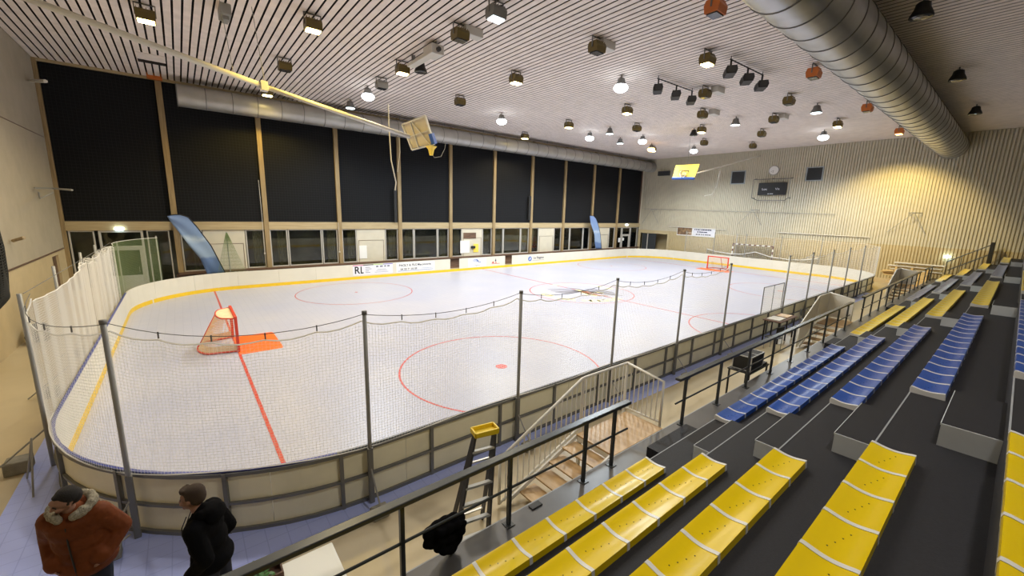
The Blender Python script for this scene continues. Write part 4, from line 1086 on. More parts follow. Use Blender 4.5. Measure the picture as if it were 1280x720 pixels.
# left one, folded up, back side seen
tl, tr, br, bl = at(503.5, 155.5, 1, 15.6), at(532, 144.5, 1, 15.6), at(543, 180, 1, 15.6), at(516, 187, 1, 15.6)
cy = 15.6
tl = Vector((tl.x-.1, cy+.55, tl.z)); tr = Vector((tr.x, cy-.3, tr.z)); br = Vector((br.x, cy-.3, br.z)); bl = Vector((bl.x, cy+.55, bl.z))
tl, tr, br, bl = at(503.5, 155.5, 1, 16.3), at(532, 144.5, 1, 15.2), at(543, 180, 1, 15.2), at(516, 187, 1, 16.3)
root, n, cs = board_struct('basketball_backboard', 'folded basketball backboard seen from behind, hanging on a long pole before the blinds', (tl, tr, br, bl), None, M['bbback'])
tl, tr, br, bl = cs
mb = MB()
side = n if n.dot(EYE-tl) > 0 else -n
for a, b in ((tl, tr), (tr, br), (br, bl), (bl, tl)): mb.obox(a+side*.03, b+side*.03, .06, .08, up=side)
mb.build('frame', M['boom'], root)
mb = MB()
for a, b in ((tl.lerp(tr, .35), bl.lerp(br, .3)), (tl.lerp(tr, .4), bl.lerp(br, .85)), (tl.lerp(bl, .5), tr.lerp(br, .5))): mb.obox(a+side*.04, b+side*.04, .035, .05, up=side)
mb.build('cross_bracing', M['boom'], root)
mb = MB(); a = tr.lerp(br, .62); b = br; mb.obox(a-side*.0, b-side*.0, .16, .18, up=side); mb.obox(bl, br, .08, .10, up=side); mb.build('edge_pad', M['bbblue'], root)
q = at(539, 187, 1, 15.3)
mb = MB(); mb.lathe([(.07, -.22), (.12, 0), (.23, .12)], 12, q); mb.build('hoop_net', M['bbyellow'], root)
p0 = Vector((XL, 15.6, at(-32, 0, 1, 15.6).z if False else 9.52)); p1 = at(512, 171, 1, 15.65)
pm = at(330, 108, 1, 15.6)
MB().tube([at(-20, -14, 1, 15.6) if False else Vector((XL, 15.6, 9.5)), pm], .085, 12).tube([pm, p1], .075, 12).build('boom', M['boom'], root, smooth=True)
MB().bbox_((pm.x-.1, pm.y-.12, pm.z-.14), (pm.x+.1, pm.y+.12, pm.z+.14), .01).build('boom_joint', M['boom'], root)
for a, b in ((at(293, 98, 1, 15.6), None), (at(331, 105, 1, 15.6), None)): MB().tube([a, (a.x-.2, a.y-.1, ZC)], .008, 4).build('stay_wire', M['steel'], root)
# hanging straps below
for k, (pts_, lab) in enumerate((([(485, 130), (487, 170), (489, 200), (495, 228), (494, 238)], 'pale strap hanging down from the folded backboard pole'), ([(499, 172), (500, 190), (497, 215)], 'thin cord hanging beside the pale strap'))):
    tag(MB().tube([at(a, b, 1, 16.5-.0*k) for a, b in pts_], .025 if k == 0 else .012, 5).build('strap', M['boom']), lab, 'strap')
tag(MB().tube([at(538, 190, 1, 15.6), at(543, 197, 1, 15.6), at(551, 196, 1, 15.6), at(556, 186, 1, 15.6), at(557, 178, 1, 15.6)], .012, 5).build('cord', M['cable']), 'dark cord looping below the folded backboard', 'cord')
q = at(494, 255, 1, YW-.25); tag(MB().bbox_((q.x-.10, YW-.32, at(494, 278, 1, YW-.25).z), (q.x+.10, YW-.21, at(494, 236, 1, YW-.25).z), .01).build('post_pad', M['black']), 'long black pad on the timber post below the hanging strap', 'pad', 'black pads on timber posts')
q = at(662, 255, 1, YW-.25); tag(MB().bbox_((q.x-.12, YW-.32, at(662, 275, 1, YW-.25).z), (q.x+.12, YW-.21, at(662, 245, 1, YW-.25).z), .01).build('post_pad', M['black']), 'black pad on the timber post between the far blinds', 'pad', 'black pads on timber posts')
# right one, yellow front
tl, tr, br, bl = at(845, 206.5, 0, 28.6), at(874.5, 205, 0, 28.6), at(868, 222, 0, 27.8), at(840.5, 222, 0, 27.8)
root, n, cs = board_struct('basketball_backboard', 'yellow basketball backboard folded up below the far ceiling', (tl, tr, br, bl), None, M['bbyellow'])
side = n if n.dot(EYE-tl) > 0 else -n; tl, tr, br, bl = cs
MB().obox(bl+side*.0+Vector((0, 0, -.05)), br+Vector((0, 0, -.05)), .12, .14, up=side).build('edge_pad', M['bbblue'], root)
def onb(u, v, o=.04): return tl.lerp(tr, u).lerp(bl.lerp(br, u), v)+side*o
mb = MB()
for a, b in (((.35, .5), (.65, .5)), ((.65, .5), (.65, .9)), ((.65, .9), (.35, .9)), ((.35, .9), (.35, .5))): mb.obox(onb(*a), onb(*b), .05, .02, up=side)
mb.build('target_square', M['bbline'], root)
c = onb(.48, .82, .25); uu = (tr-tl).normalized()
mb = MB(); mb.tube([c+uu*(.23*math.cos(t*PI/8))+side*(.23*math.sin(t*PI/8)) for t in range(16)], .02, 6, closed=True); mb.build('hoop', M['orange'], root)
mb = MB()
for t in range(10):
    a = c+uu*(.23*math.cos(t*PI/5))+side*(.23*math.sin(t*PI/5)); mb.tube([a, c+(a-c)*.5-Vector((0, 0, .38))], .014, 4)
mb.build('hoop_net', M['white'], root)
wp = at(950, 195, 0, XR-.05)
MB().tube([tr.lerp(br, .6)-side*.1, wp], .05, 8).build('boom', M['boom'], root); q = tl.lerp(tr, .5)
MB().tube([q, (q.x, q.y, ZC)], .01, 4).build('stay_wire', M['steel'], root)
MB().tube([at(900, 214, 0, 34), at(896, 232, 0, 34), at(890, 243, 0, 34), at(880, 245, 0, 34)], .02, 4).build('cord', M['boom'], root)

# ================================================================== END WALL EQUIPMENT
WX = XR-.0
q = at(967.5, 213, 0, XR-.1); root = thing('wall_clock', (XR, q.y, q.z), 'round white wall clock above the scoreboard', 'clock')
MB().prism([(q.y+.40*math.cos(t*PI/16), q.z+.40*math.sin(t*PI/16)) for t in range(32)], 0, XR-.14, XR-.02).build('case', M['steel'], root)
MB().prism([(q.y+.35*math.cos(t*PI/16), q.z+.35*math.sin(t*PI/16)) for t in range(32)], 0, XR-.15, XR-.14).build('dial', M['white'], root)
MB().obox((XR-.16, q.y, q.z), (XR-.16, q.y+.05, q.z-.2), .03, .01).obox((XR-.16, q.y, q.z), (XR-.16, q.y+.22, q.z-.12), .025, .01).build('hands', M['black'], root)
ys0, ys1, z0, z1 = 13.1, 15.27, 6.40, 7.44
root = thing('scoreboard', (XR, 14.2, 6.4), 'black electronic scoreboard inside a wire cage high on the end wall', 'scoreboard')
MB().bbox_((XR-.24, ys0, z0), (XR-.06, ys1, z1), .03).build('case', M['screen'], root)
for s_, yy, zz, sz in (('Loc', 14.75, 6.9, .26), ('Vis', 13.75, 6.9, .26), ('88 8888', 14.25, 6.5, .12)):
    mb = MB(); text_mesh(s_, sz, Matrix.Translation((XR-.245, yy, zz)) @ Matrix.Rotation(-PI/2, 4, 'Z') @ Matrix.Rotation(PI/2, 4, 'X'), mb, .002, 1.1); mb.build('lettering', M['banner_white'], root)
mb = MB(); c0, c1, d0, d1 = 12.75, 15.55, 5.95, 7.70
X1 = XR-.65
for P_ in ([(X1, c0, d0+.2), (X1, c0, d1), (X1, c1, d1), (X1, c1, d0+.2)], [(XR-.04, c0, d1+.1), (X1, c0, d1)], [(XR-.04, c1, d1+.1), (X1, c1, d1)], [(X1, c0, d0+.2), (XR-.2, c0+.35, d0), (XR-.2, c1-.35, d0), (X1, c1, d0+.2)], [(XR-.1, c0, d1+.05), (XR-.1, c1, d1+.05)], [(X1, c1, d0+.2), (XR-.04, c1, d0+.2)], [(X1, c0, d0+.2), (XR-.04, c0, d0+.2)], [(X1, 14.2, d1), (XR-.04, 14.2, d1+.1)]): mb.tube(P_, .03, 5)
mb.build('cage', M['frame'], root)
for (a, b, c, d), l in (((915, 214, 931, 230), 'left square dark vent on the end wall'), ((1009, 209, 1028, 226), 'right square dark vent on the end wall')):
    A = at(a, b, 0, XR); B = at(c, d, 0, XR); root = thing('wall_vent', (XR, A.y, B.z), l, 'vent', 'square dark vents on the end wall')
    yy0, yy1, zz0, zz1 = B.y, A.y, B.z, A.z
    MB().box((XR-.08, yy0, zz0), (XR-.02, yy1, zz0+.08)).box((XR-.08, yy0, zz1-.08), (XR-.02, yy1, zz1)).box((XR-.08, yy0, zz0+.08), (XR-.02, yy0+.08, zz1-.08)).box((XR-.08, yy1-.08, zz0+.08), (XR-.02, yy1, zz1-.08)).build('frame', M['ventframe'], root)
    mb = MB(); z = zz0+.1
    while z < zz1-.1: mb.box((XR-.06, yy0+.08, z), (XR-.03, yy1-.08, z+.06)); z += .1
    mb.box((XR-.03, yy0+.08, zz0+.08), (XR-.02, yy1-.08, zz1-.08)); mb.build('louvres', M['darkvent'], root)
# banner
yb0, yb1, z0, z1 = 18.65, 22.50, 2.50, 3.26
root = thing('wall_banner', (XR, 20.6, 2.5), 'long banner on the end wall, brown photo left and white lettering right', 'banner')
MB().box((XR-.05, yb0-.03, z0-.05), (XR-.03, yb1+.06, z1+.05)).build('backing', M['white'], root)
MB().box((XR-.06, 20.95, z0+.04), (XR-.05, yb1, z1-.02)).build('photo_panel', M['banner_brown'], root)
MB().box((XR-.06, yb0, z0), (XR-.05, 20.85, z1)).build('text_panel', M['banner_white'], root)
random.seed(3)
for z, ya, yb in ((3.12, 20.7, 19.0), (2.90, 20.4, 19.4), (2.66, 20.5, 19.1)):
    mb = MB(); y = ya
    while y > yb:
        w = random.uniform(.06, .22); mb.box((XR-.065, y-w, z-.05), (XR-.06, y, z+.05)); y -= w+random.uniform(.03, .08)
    mb.box((XR-.0625, yb-.1, z-.058), (XR-.06, ya, z-.05))
    mb.build('banner_print', M['ink'], root)
# wall brackets (folded basketball arms), horizontal pipes
def bracket(px, py, lab, dz=.9):
    q = at(px, py, 0, XR-.1); root = thing('wall_bracket', q, lab, 'bracket', 'folded brackets on the end wall')
    MB().tube([(XR-.05, q.y+.35, q.z+.1), (XR-.5, q.y, q.z+.1), (XR-.05, q.y-.35, q.z+.1)], .03, 6).build('arm', M['steel'], root)
    MB().tube([(XR-.5, q.y, q.z+.1), (XR-.08, q.y+1.3, q.z-dz)], .018, 5).tube([(XR-.5, q.y, q.z+.1), (XR-.08, q.y-.7, q.z-dz)], .018, 5).build('stay', M['steel'], root)
bracket(817, 263, 'folded wall bracket near the window side of the end wall', 1.4); bracket(943, 264, 'folded wall bracket below the scoreboard', 1.2)
bracket(1144, 268, 'folded wall bracket on the warm-lit right part of the end wall', 1.3)
for (a, b, c, d, r_, l) in ((805, 261, 1045, 268, .018, 'thin pipe running across the end wall below the scoreboard'), (972, 290.5, 1088, 296.5, .035, 'thick pale rail on the end wall above the far net'), (836, 283, 908, 287.5, .03, 'thin rail behind the wall banner')):
    A = at(a, b, 0, XR-.08); B = at(c, d, 0, XR-.08); tag(MB().tube([A, B], r_, 6).build('wall_pipe', M['steel'] if r_ < .03 else M['boom']), l, 'pipe')
# left wall bracket, hanging black net bag
A, B = at(43, 235, 0, XL+.3), at(90, 237.5, 1, YW-1.3)
root = thing('wall_bracket', A, 'dark steel bracket reaching out from the left wall before the first blind', 'bracket')
MB().tube([at(43, 235, 0, XL+.1), at(66, 235.5, 0, XL+.35), at(90, 237.5, 0, XL+1.3)], .035, 6).build('arm', M['steel'], root)
MB().tube([at(48, 240, 0, XL+.05), at(50, 248, 0, XL+.05), at(66, 241, 0, XL+.35)], .025, 5).build('stay', M['steel'], root)
tag(MB().tube([at(27, 94, 0, XL) if False else at(38, 101, 0, XL+.05), at(57, 101.5, 0, XL+.9)], .06, 6).build('wall_bracket', M['boom']), 'short pale bracket high in the left window corner', 'bracket')
tag(MB().tube([at(16, 301, 0, XL+.06), at(30, 297, 0, XL+.35)], .05, 6).build('wall_bracket', M['timber']), 'short stub on the left wall beside the black net', 'bracket')
root = thing('goal_net_bundle', (XL+.5, 18.8, 1.2), 'bundled black netting hanging on the left wall at the photo edge', 'net')
mb = MB(); random.seed(5)
ctr = [at(-16, 275, 0, XL+.45), at(-13, 310, 0, XL+.5), at(-10, 345, 0, XL+.5), at(-8, 372, 0, XL+.5), at(-10, 388, 0, XL+.5)]
rds = [.35, .55, .62, .60, .25]
for j in range(26):
    a = j*2*PI/26; mb.tube([c+Vector((.35*math.cos(a)*r, math.sin(a)*r, 0)) for c, r in zip(ctr, rds)], .014, 4)
for i in range(40):
    t = i/39*(len(ctr)-1); k = min(int(t), len(ctr)-2); f = t-k; c = ctr[k].lerp(ctr[k+1], f); r = rds[k]*(1-f)+rds[k+1]*f
    mb.tube([c+Vector((.35*math.cos(a*PI/10)*r, math.sin(a*PI/10)*r, .03*math.sin(a))) for a in range(20)], .012, 4, closed=True)
mb.build('netting', M['netblack'], root)
mb = MB()
mb.tube(ctr, .3, 10, rs=[.12, .18, .24, .28, .12]); voxel(mb, .06, 'bundle_core', M['netblack'], root)
hy = at(0, 434, 2, 0).y
tag(voxel(MB().ball((XL+.42, hy, .22), .34, (1, 1.3, .6)).ball((XL+.40, hy+.25, .35), .27), .06, 'kit_heap', M['netblack'], None), 'dark heap on the floor under the bundled black netting', 'heap')

# handball goal + sagging net behind the rink
root = thing('handball_goal', (39.4, 15, 0), 'striped handball goal standing against the end wall behind the rink', 'handball goal')
gx = 39.45; ya, yb_ = 16.60, 13.30; H_ = 2.05
def striped(mb, p, q_, n):
    p, q_ = Vector(p), Vector(q_)
    for i in range(n):
        mb.cur = i % 2; mb.obox(p.lerp(q_, i/n), p.lerp(q_, (i+1)/n), .09, .09)
mb = MB(); striped(mb, (gx, ya, 0), (gx, ya, H_), 9); mb.build('goal_post', [M['handred'], M['white']], root)
mb = MB(); striped(mb, (gx, yb_, 0), (gx, yb_, H_), 9); mb.build('goal_post', [M['handred'], M['white']], root)
mb = MB(); striped(mb, (gx, ya, H_), (gx, yb_, H_), 15); mb.build('crossbar', [M['handred'], M['white']], root)
mb = MB()
for i in range(34): y = yb_+(ya-yb_)*i/33; mb.tube([(gx, y, H_), (gx+.45, y, H_-.05), (gx+.5, y, .02)], .006, 3, cap=False)
for j in range(20): mb.tube([(gx+.5, yb_, .1*j+.05), (gx+.5, ya, .1*j+.05)], .006, 3, cap=False)
mb.build('goal_netting', M['netblack'], root)
root = thing('court_net', (39.2, 14, 0), 'low grey court net with white top tape sagging behind the far boards', 'net')
pp = [at(884, 311, 0, 39.25), at(893, 314, 0, 39.25), at(915, 317.5, 0, 39.25), at(930, 317.5, 0, 39.25), at(944, 315, 0, 39.25), at(962, 321, 0, 39.25), at(985, 324.5, 0, 39.25), at(1005, 325, 0, 39.25), at(1023, 323, 0, 39.25)]
MB().tube(pp, .035, 6).build('top_tape', M['white'], root)
mb = MB()
for i in range(len(pp)-1):
    for t in range(12):
        a = pp[i].lerp(pp[i+1], t/12); mb.tube([a, (a.x, a.y, .45)], .008, 3, cap=False)
for j in range(8): mb.tube([(p.x, p.y, .45+(p.z-.45)*j/8) for p in pp], .008, 3, cap=False)
mb.build('mesh', M['netblack'], root)
for q in (pp[0], pp[-1]): MB().tube([(q.x, q.y, 0), (q.x, q.y, q.z+.05)], .035, 8).build('post', M['steel'], root)
# tall poles behind far goal
for x_, y_, l in ((921, 299, 'tall thin pale pole left behind the handball goal'), (967, 306, 'tall thin pale pole right behind the handball goal')):
    q = at(x_, y_, 0, 39.7); tag(MB().tube([(39.7, q.y, 0), (39.7, q.y, q.z+.5)], .04, 6).build('net_post', M['alu']), l, 'pole')

# timber / trestle stack by the end wall
root = thing('timber_stack', (39, 4, 0), 'stack of long pale gym benches and timber boards against the end wall', 'timber stack')
for i, (y0, y1, z, x_) in enumerate(((3.0, 5.7, 1.40, 38.9), (2.95, 5.5, 1.18, 38.85), (2.9, 5.4, 1.62, 38.95), (3.55, 6.0, .92, 38.8), (3.6, 5.3, .62, 38.75))):
    MB().bbox_((x_-.28, y0, z), (x_+.28, y1, z+.06), .01).build('bench_top', M['timberstack'] if i > 2 else M['boxwhite'], root)
    MB().box((x_-.03, y0+.1, z-.10), (x_+.03, y1-.1, z)).build('bench_beam', M['timberstack'], root)
for i, (y0, y1, z, x_) in enumerate(((3.6, 5.8, .76, 38.62), (3.6, 5.5, .48, 38.7), (3.65, 5.6, .30, 38.6), (3.6, 5.3, .12, 38.7), (3.6, 5.9, 1.04, 38.6))):
    MB().bbox_((x_-.2, y0, z), (x_+.2, y1, z+.05), .01).build('plank', M['timberstack'], root)
for y in (3.65, 4.4, 5.2):
    MB().box((38.45, y-.06, 0), (38.53, y+.06, 1.40)).box((39.25, y-.06, 0), (39.33, y+.06, 1.62)).build('leg', M['timberstack'], root)
MB().box((38.34, 3.60, 0), (38.40, 4.35, 1.2)).build('side_board', M['timberstack'], root)

# ================================================================== WINDOW WALL PANEL DETAILS
A = at(575.5, 287, 1, YW-.05)
q0 = at(579.5, 291, 1, YW-.06); q1 = at(595, 298, 1, YW-.06); tag(MB().bbox_((q0.x, YW-.07, q1.z), (q1.x, YW-.035, q0.z), .01).build('hatch_grille', M['sill']), 'small dark horizontal grille in the pale panel', 'grille')
q0 = at(575.5, 301, 1, YW-.06); q1 = at(587, 316, 1, YW-.06); tag(MB().box((q0.x, YW-.06, q1.z), (q1.x, YW-.035, q0.z)).build('notice_board', M['white']), 'white sheet pinned on the pale panel below the small grille', 'notice')
q0 = at(592, 305, 1, YW-.06); q1 = at(598, 315, 1, YW-.06); root = thing('wall_phone', (q0.x, YW, q1.z), 'yellow plate with black handset on the pale panel', 'telephone')
MB().box((q0.x, YW-.06, q1.z), (q1.x, YW-.035, q0.z)).build('plate', M['bbyellow'], root); MB().bbox_((q0.x-.25, YW-.16, (q0.z+q1.z)/2-.02), (q0.x+.12, YW-.06, (q0.z+q1.z)/2+.18), .02).build('handset', M['black'], root)
q0 = at(449, 307, 1, YW-.06); q1 = at(459, 323, 1, YW-.06); tag(MB().box((q0.x, YW-.06, q1.z), (q1.x, YW-.035, q0.z)).build('notice_board', M['white']), 'white notice on the cream panel above the multicolour sponsor board', 'notice')
for (x_, y_, w_, h_, l) in ((774, 300, .35, .45, 'small white sheet on the far glass door, left one'), (779, 299, .25, .3, 'small white sheet on the far glass door, right one')):
    q = at(x_, y_, 1, YW-.08); tag(MB().box((q.x-w_/2, YW-.09, q.z-h_/2), (q.x+w_/2, YW-.075, q.z+h_/2)).build('notice', M['white']), l, 'notice')

# ================================================================== FEATHER FLAGS
def flag(outer, inner, y, label, foot):
    O = [at(a, b, 1, y) for a, b in outer]; I = [at(a, b, 1, y) for a, b in inner]
    root = thing('feather_flag', (foot, y, 0), label, 'flag', 'blue feather flags')
    def rs(P, n):
        L = [0]
        for a, b in zip(P, P[1:]): L.append(L[-1]+(b-a).length)
        out = []
        for i in range(n+1):
            s_ = L[-1]*i/n
            for k in range(len(P)-1):
                if s_ <= L[k+1]+1e-9: out.append(P[k].lerp(P[k+1], (s_-L[k])/(L[k+1]-L[k]))); break
        return out
    o2, i2 = rs(O, 24), rs(I, 24)
    rows = [[a.lerp(b, t/8)+Vector((0, .05*math.sin(t*.9+k*.35)*(t/8), 0)) for t in range(9)] for k, (a, b) in enumerate(zip(o2, i2))]
    ob = MB().grid(rows).build('flag_fabric', M['flag'], root, smooth=True); md = ob.modifiers.new('s', 'SOLIDIFY'); md.thickness = .004
    e = o2[-1]; d = (o2[-1]-o2[-4]).normalized(); k = e.z/abs(d.z) if d.z else 1; foot_p = e+d*k*.98
    MB().tube(o2+[foot_p], .022, 6).build('flag_pole', M['flagedge'], root, smooth=True)
    MB().bbox_((foot_p.x-.3, y-.3, .006), (foot_p.x+.3, y+.3, .06), .01).build('foot', M['black'], root)
flag([(209, 269.8), (217, 268.2), (226, 268.3), (235, 271.3), (245.7, 282.8), (264, 307.3), (281.7, 341)], [(209, 270.5), (211, 274), (216, 281), (222.8, 289), (236.6, 307.3), (250.3, 323.3), (259.5, 343.4)], 26.35, 'large blue feather flag beside the left glass doors', 1.5)
flag([(737.5, 269.5), (742, 270), (745, 273), (748, 281), (750.5, 293), (752, 311)], [(737.6, 270), (738, 274), (738.8, 281), (741, 288), (742.8, 294), (745, 311)], 26.4, 'smaller blue feather flag far along the window wall', 32)

# ================================================================== NEAR FLOOR OBJECTS
# step ladder
def ladder():
    root = thing('step_ladder', (2.9, 4.1, 0), 'tall dark step ladder with yellow top beside the near handrail', 'ladder')
    topz = 1.66; yc = 3.95
    T = [at(593.5, 543, 2, 1.66), at(618, 537, 2, 1.66)]
    Bf = [at(565, 700, 2, .0), at(609, 683, 2, .0)]; Bb = [T[0]+Vector((-.12, .42, -1.66)), T[1]+Vector((.10, .40, -1.66))]; [setattr(v, 'z', 0) for v in Bf+Bb]
    for a, b in zip(T, Bf): MB().obox(a, b, .07, .03, up=(1, 0, 0)).build('front_rail', M['laddergrey'], root)
    for a, b in zip(T, Bb): MB().obox(a, b, .06, .028, up=(1, 0, 0)).build('rear_rail', M['laddergrey'], root)
    for i in range(1, 7):
        t = i/7; a = T[0].lerp(Bf[0], t); b = T[1].lerp(Bf[1], t); MB().obox(a, b, .085, .025, up=(0, .3, 1)).build('tread', M['silver'], root)
    for i in (2, 4, 6):
        t = i/7; a = T[0].lerp(Bb[0], t); b = T[1].lerp(Bb[1], t); MB().obox(a, b, .03, .02).build('rear_bar', M['silver'], root)
    c = (T[0]+T[1])/2; mb = MB(); mb.obox(T[0]+Vector((-.02, .01, .0)), T[1]+Vector((.02, -.01, 0)), .17, .03)
    u = (T[1]-T[0]).normalized(); v = Vector((-u.y, u.x, 0))
    for s_ in (-1, 1): mb.obox(T[0]+v*s_*.085+Vector((-.02, 0, .03)), T[1]+v*s_*.085+Vector((.02, 0, .03)), .02, .06)
    for e in (T[0]-u*.02, T[1]+u*.02): mb.obox(e-v*.085+Vector((0, 0, .03)), e+v*.085+Vector((0, 0, .03)), .02, .06)
    mb.build('top_tray', M['ladderyellow'], root)
    return root
ladder()
# black jacket over the mid rail
mb = MB()
J0 = at(556, 660, 1, 3.42)
for (px, py, r) in ((575, 648, .055), (566, 650, .07), (556, 655, .075), (546, 660, .07), (536, 667, .06), (572, 658, .07), (570, 672, .07), (562, 668, .085), (550, 672, .085), (540, 678, .06), (534, 680, .045), (564, 684, .065), (556, 686, .06), (548, 684, .05)):
    p = at(px, py, 1, 3.43); mb.ball((p.x, p.y, p.z), r*1.3, (1, .75, 1.05))
    if py < 665: mb.ball((p.x, p.y-.09, p.z), r*.8, (1, .7, 1))
root = thing('jacket', J0, 'black jacket hung over the near handrail in front of the ladder', 'jacket')
voxel(mb, .016, 'cloth', M['cloth'], root, 9)
MB().tube([at(553, 651, 1, 3.50), at(557, 648, 1, 3.50), at(560, 652, 1, 3.50)], .006, 5).build('hanging_loop', M['black'], root)
q = at(670, 632, 2, ZP); tag(MB().bbox_((q.x-.10, q.y-.045, ZP), (q.x+.08, q.y+.045, ZP+.02), .008).build('phone', M['black']), 'small black phone-like slab lying on the platform edge', 'phone')
# white table with green vegetables and brown box
root = thing('folding_table', (.55, 4.0, 0), 'white topped table below the near handrail', 'table')
MB().bbox_((-.25, 3.60, .715), (.99, 4.35, .75), .015).build('table_top', M['tabletop'], root)
for x_ in (-.15, .9):
    for y_ in (3.68, 4.27): MB().tube([(x_, y_, 0), (x_, y_, .715)], .016, 8).build('leg', M['steel'], root)
q = at(346, 706, 2, .80)
root = thing('vegetable_crate', (q.x-.05, q.y, .75), 'crate of leafy green vegetables at the edge of the white table', 'crate')
MB().box((q.x-.35, q.y-.18, .75), (q.x+.02, q.y+.05, .765)).box((q.x-.35, q.y+.05, .75), (q.x+.02, q.y+.07, .86)).box((q.x-.35, q.y-.2, .75), (q.x+.02, q.y-.18, .86)).box((q.x+.02, q.y-.2, .75), (q.x+.035, q.y+.07, .86)).build('crate_body', M['cardboard'], root)
mb = MB(); random.seed(9)
for i in range(26):
    c = Vector((q.x-.32+random.random()*.32, q.y-.15+random.random()*.18, .82+random.random()*.06)); a = random.random()*6; d = Vector((math.cos(a), math.sin(a), .4))*.05; w = Vector((-math.sin(a), math.cos(a), 0))*.022
    mb.grid([[c-w*.3, c+w*.3], [c+d*.5-w, c+d*.5+w], [c+d-w*.7, c+d+w*.7], [c+d*1.3, c+d*1.3+w*.1]])
mb.build('leaves', M['veg'], root)
# amplifier case on a small black table
bx, by = 10.75, 3.86
root = thing('flight_table', (bx, by, 0), 'small black table under the amplifier case beyond the handrail', 'table')
zt_ = .78
A = at(921, 457.5, 2, zt_); B = at(965.5, 461.5, 2, zt_)
x0, x1, y0, y1 = 10.35, 11.55, 3.58, 4.12
MB().bbox_((x0, y0, zt_-.03), (x1, y1, zt_), .008).build('table_top', M['black'], root)
for x_ in (x0+.04, x1-.06):
    for y_ in (y0+.04, y1-.04): MB().box((x_-.018, y_-.018, 0), (x_+.018, y_+.018, zt_-.03)).build('leg', M['black'], root)
root = thing('amplifier_case', (bx, by, zt_), 'black road case with pale aluminium edges on the small table', 'equipment case')
a, b = (10.48, 3.64, zt_), (11.22, 4.06, zt_+.36)
MB().bbox_(a, b, .012).build('case_body', M['black'], root)
mb = MB()
for e in (((a[0], a[1]), (b[0], a[1])), ((b[0], a[1]), (b[0], b[1])), ((b[0], b[1]), (a[0], b[1])), ((a[0], b[1]), (a[0], a[1]))):
    for z in (a[2]+.012, b[2]): mb.obox((e[0][0], e[0][1], z), (e[1][0], e[1][1], z), .022, .022)
for x_ in (a[0], b[0]):
    for y_ in (a[1], b[1]): mb.obox((x_, y_, a[2]), (x_, y_, b[2]), .022, .022)
mb.obox((10.85, a[1], b[2]), (10.85, b[1], b[2]), .02, .015); mb.build('edge_profile', M['silver'], root)
MB().bbox_((11.22, 3.62, zt_), (11.5, 3.95, zt_+.05), .01).build('cable_heap', M['black'], root)
# scorer table by the near boards
root = thing('scorer_table', (17.1, 5.25, 0), 'dark scorer table with papers beside the near boards', 'table')
MB().bbox_((16.3, 4.90, .80), (18.0, 5.50, .84), .01).build('table_top', M['cardboard'], root)
for x_ in (16.4, 17.15, 17.9):
    for y_ in (4.96, 5.44): MB().box((x_-.02, y_-.02, 0), (x_+.02, y_+.02, .80)).build('leg', M['black'], root)
tag(MB().bbox_((16.45, 5.0, .84), (17.1, 5.42, .87), .005).build('score_sheet', M['boxwhite']), 'pale folder lying on the dark scorer table', 'folder')
tag(MB().bbox_((17.3, 5.02, .84), (17.85, 5.4, .86), .005).build('score_sheet', M['plywood']), 'brown board lying on the dark scorer table', 'folder')
def chair(x, y, rz, label):
    root = thing('folding_chair', (0, 0, 0), label, 'chair', 'black chairs beside the near boards')
    MB().bbox_((-.2, -.2, .43), (.2, .2, .46), .01).build('seat', M['black'], root, local=True)
    MB().bbox_((-.2, .19, .62), (.2, .22, .86), .01).build('backrest', M['black'], root, local=True)
    for sx in (-.18, .18):
        MB().tube([(sx, -.18, 0), (sx, -.16, .43)], .012, 6).build('leg', M['steel'], root, local=True)
        MB().tube([(sx, .18, 0), (sx, .20, .86)], .012, 6).build('leg', M['steel'], root, local=True)
    root.location = (x, y, 0); root.rotation_euler = (0, 0, rz); return root
chair(19.5, 5.0, .4, 'black chair right of the scorer table against the boards'); chair(15.6, 4.85, 2.9, 'black chair in front of the scorer table, below the handrail')

# steel stay from the board foot behind the rust parka
tag(MB().tube([at(163, 668, 2, .05), at(134, 690, 2, .03)], .014, 6).tube([at(163, 668, 2, .05), at(135, 686, 2, .03)], .01, 6).build('floor_stay', M['silver']), 'thin steel stay on the floor between the two people', 'stay')
# triangular transparent shield / stay at the left corner
root = thing('corner_stay', (-2.4, 8.6, 0), 'dark triangular stay frame outside the left corner of the boards', 'stay')
a, b = Vector((-2.12, 9.05, .85)), at(34, 598, 2, .02)
MB().tube([a, b], .012, 6).tube([a, a+Vector((-.02, -.35, -.8))], .012, 6).build('stay_bar', M['steel'], root)
MB().bbox_((-2.95, 8.35, .006), (-2.6, 8.65, .26), .03).build('ballast_block', M['black'], root)

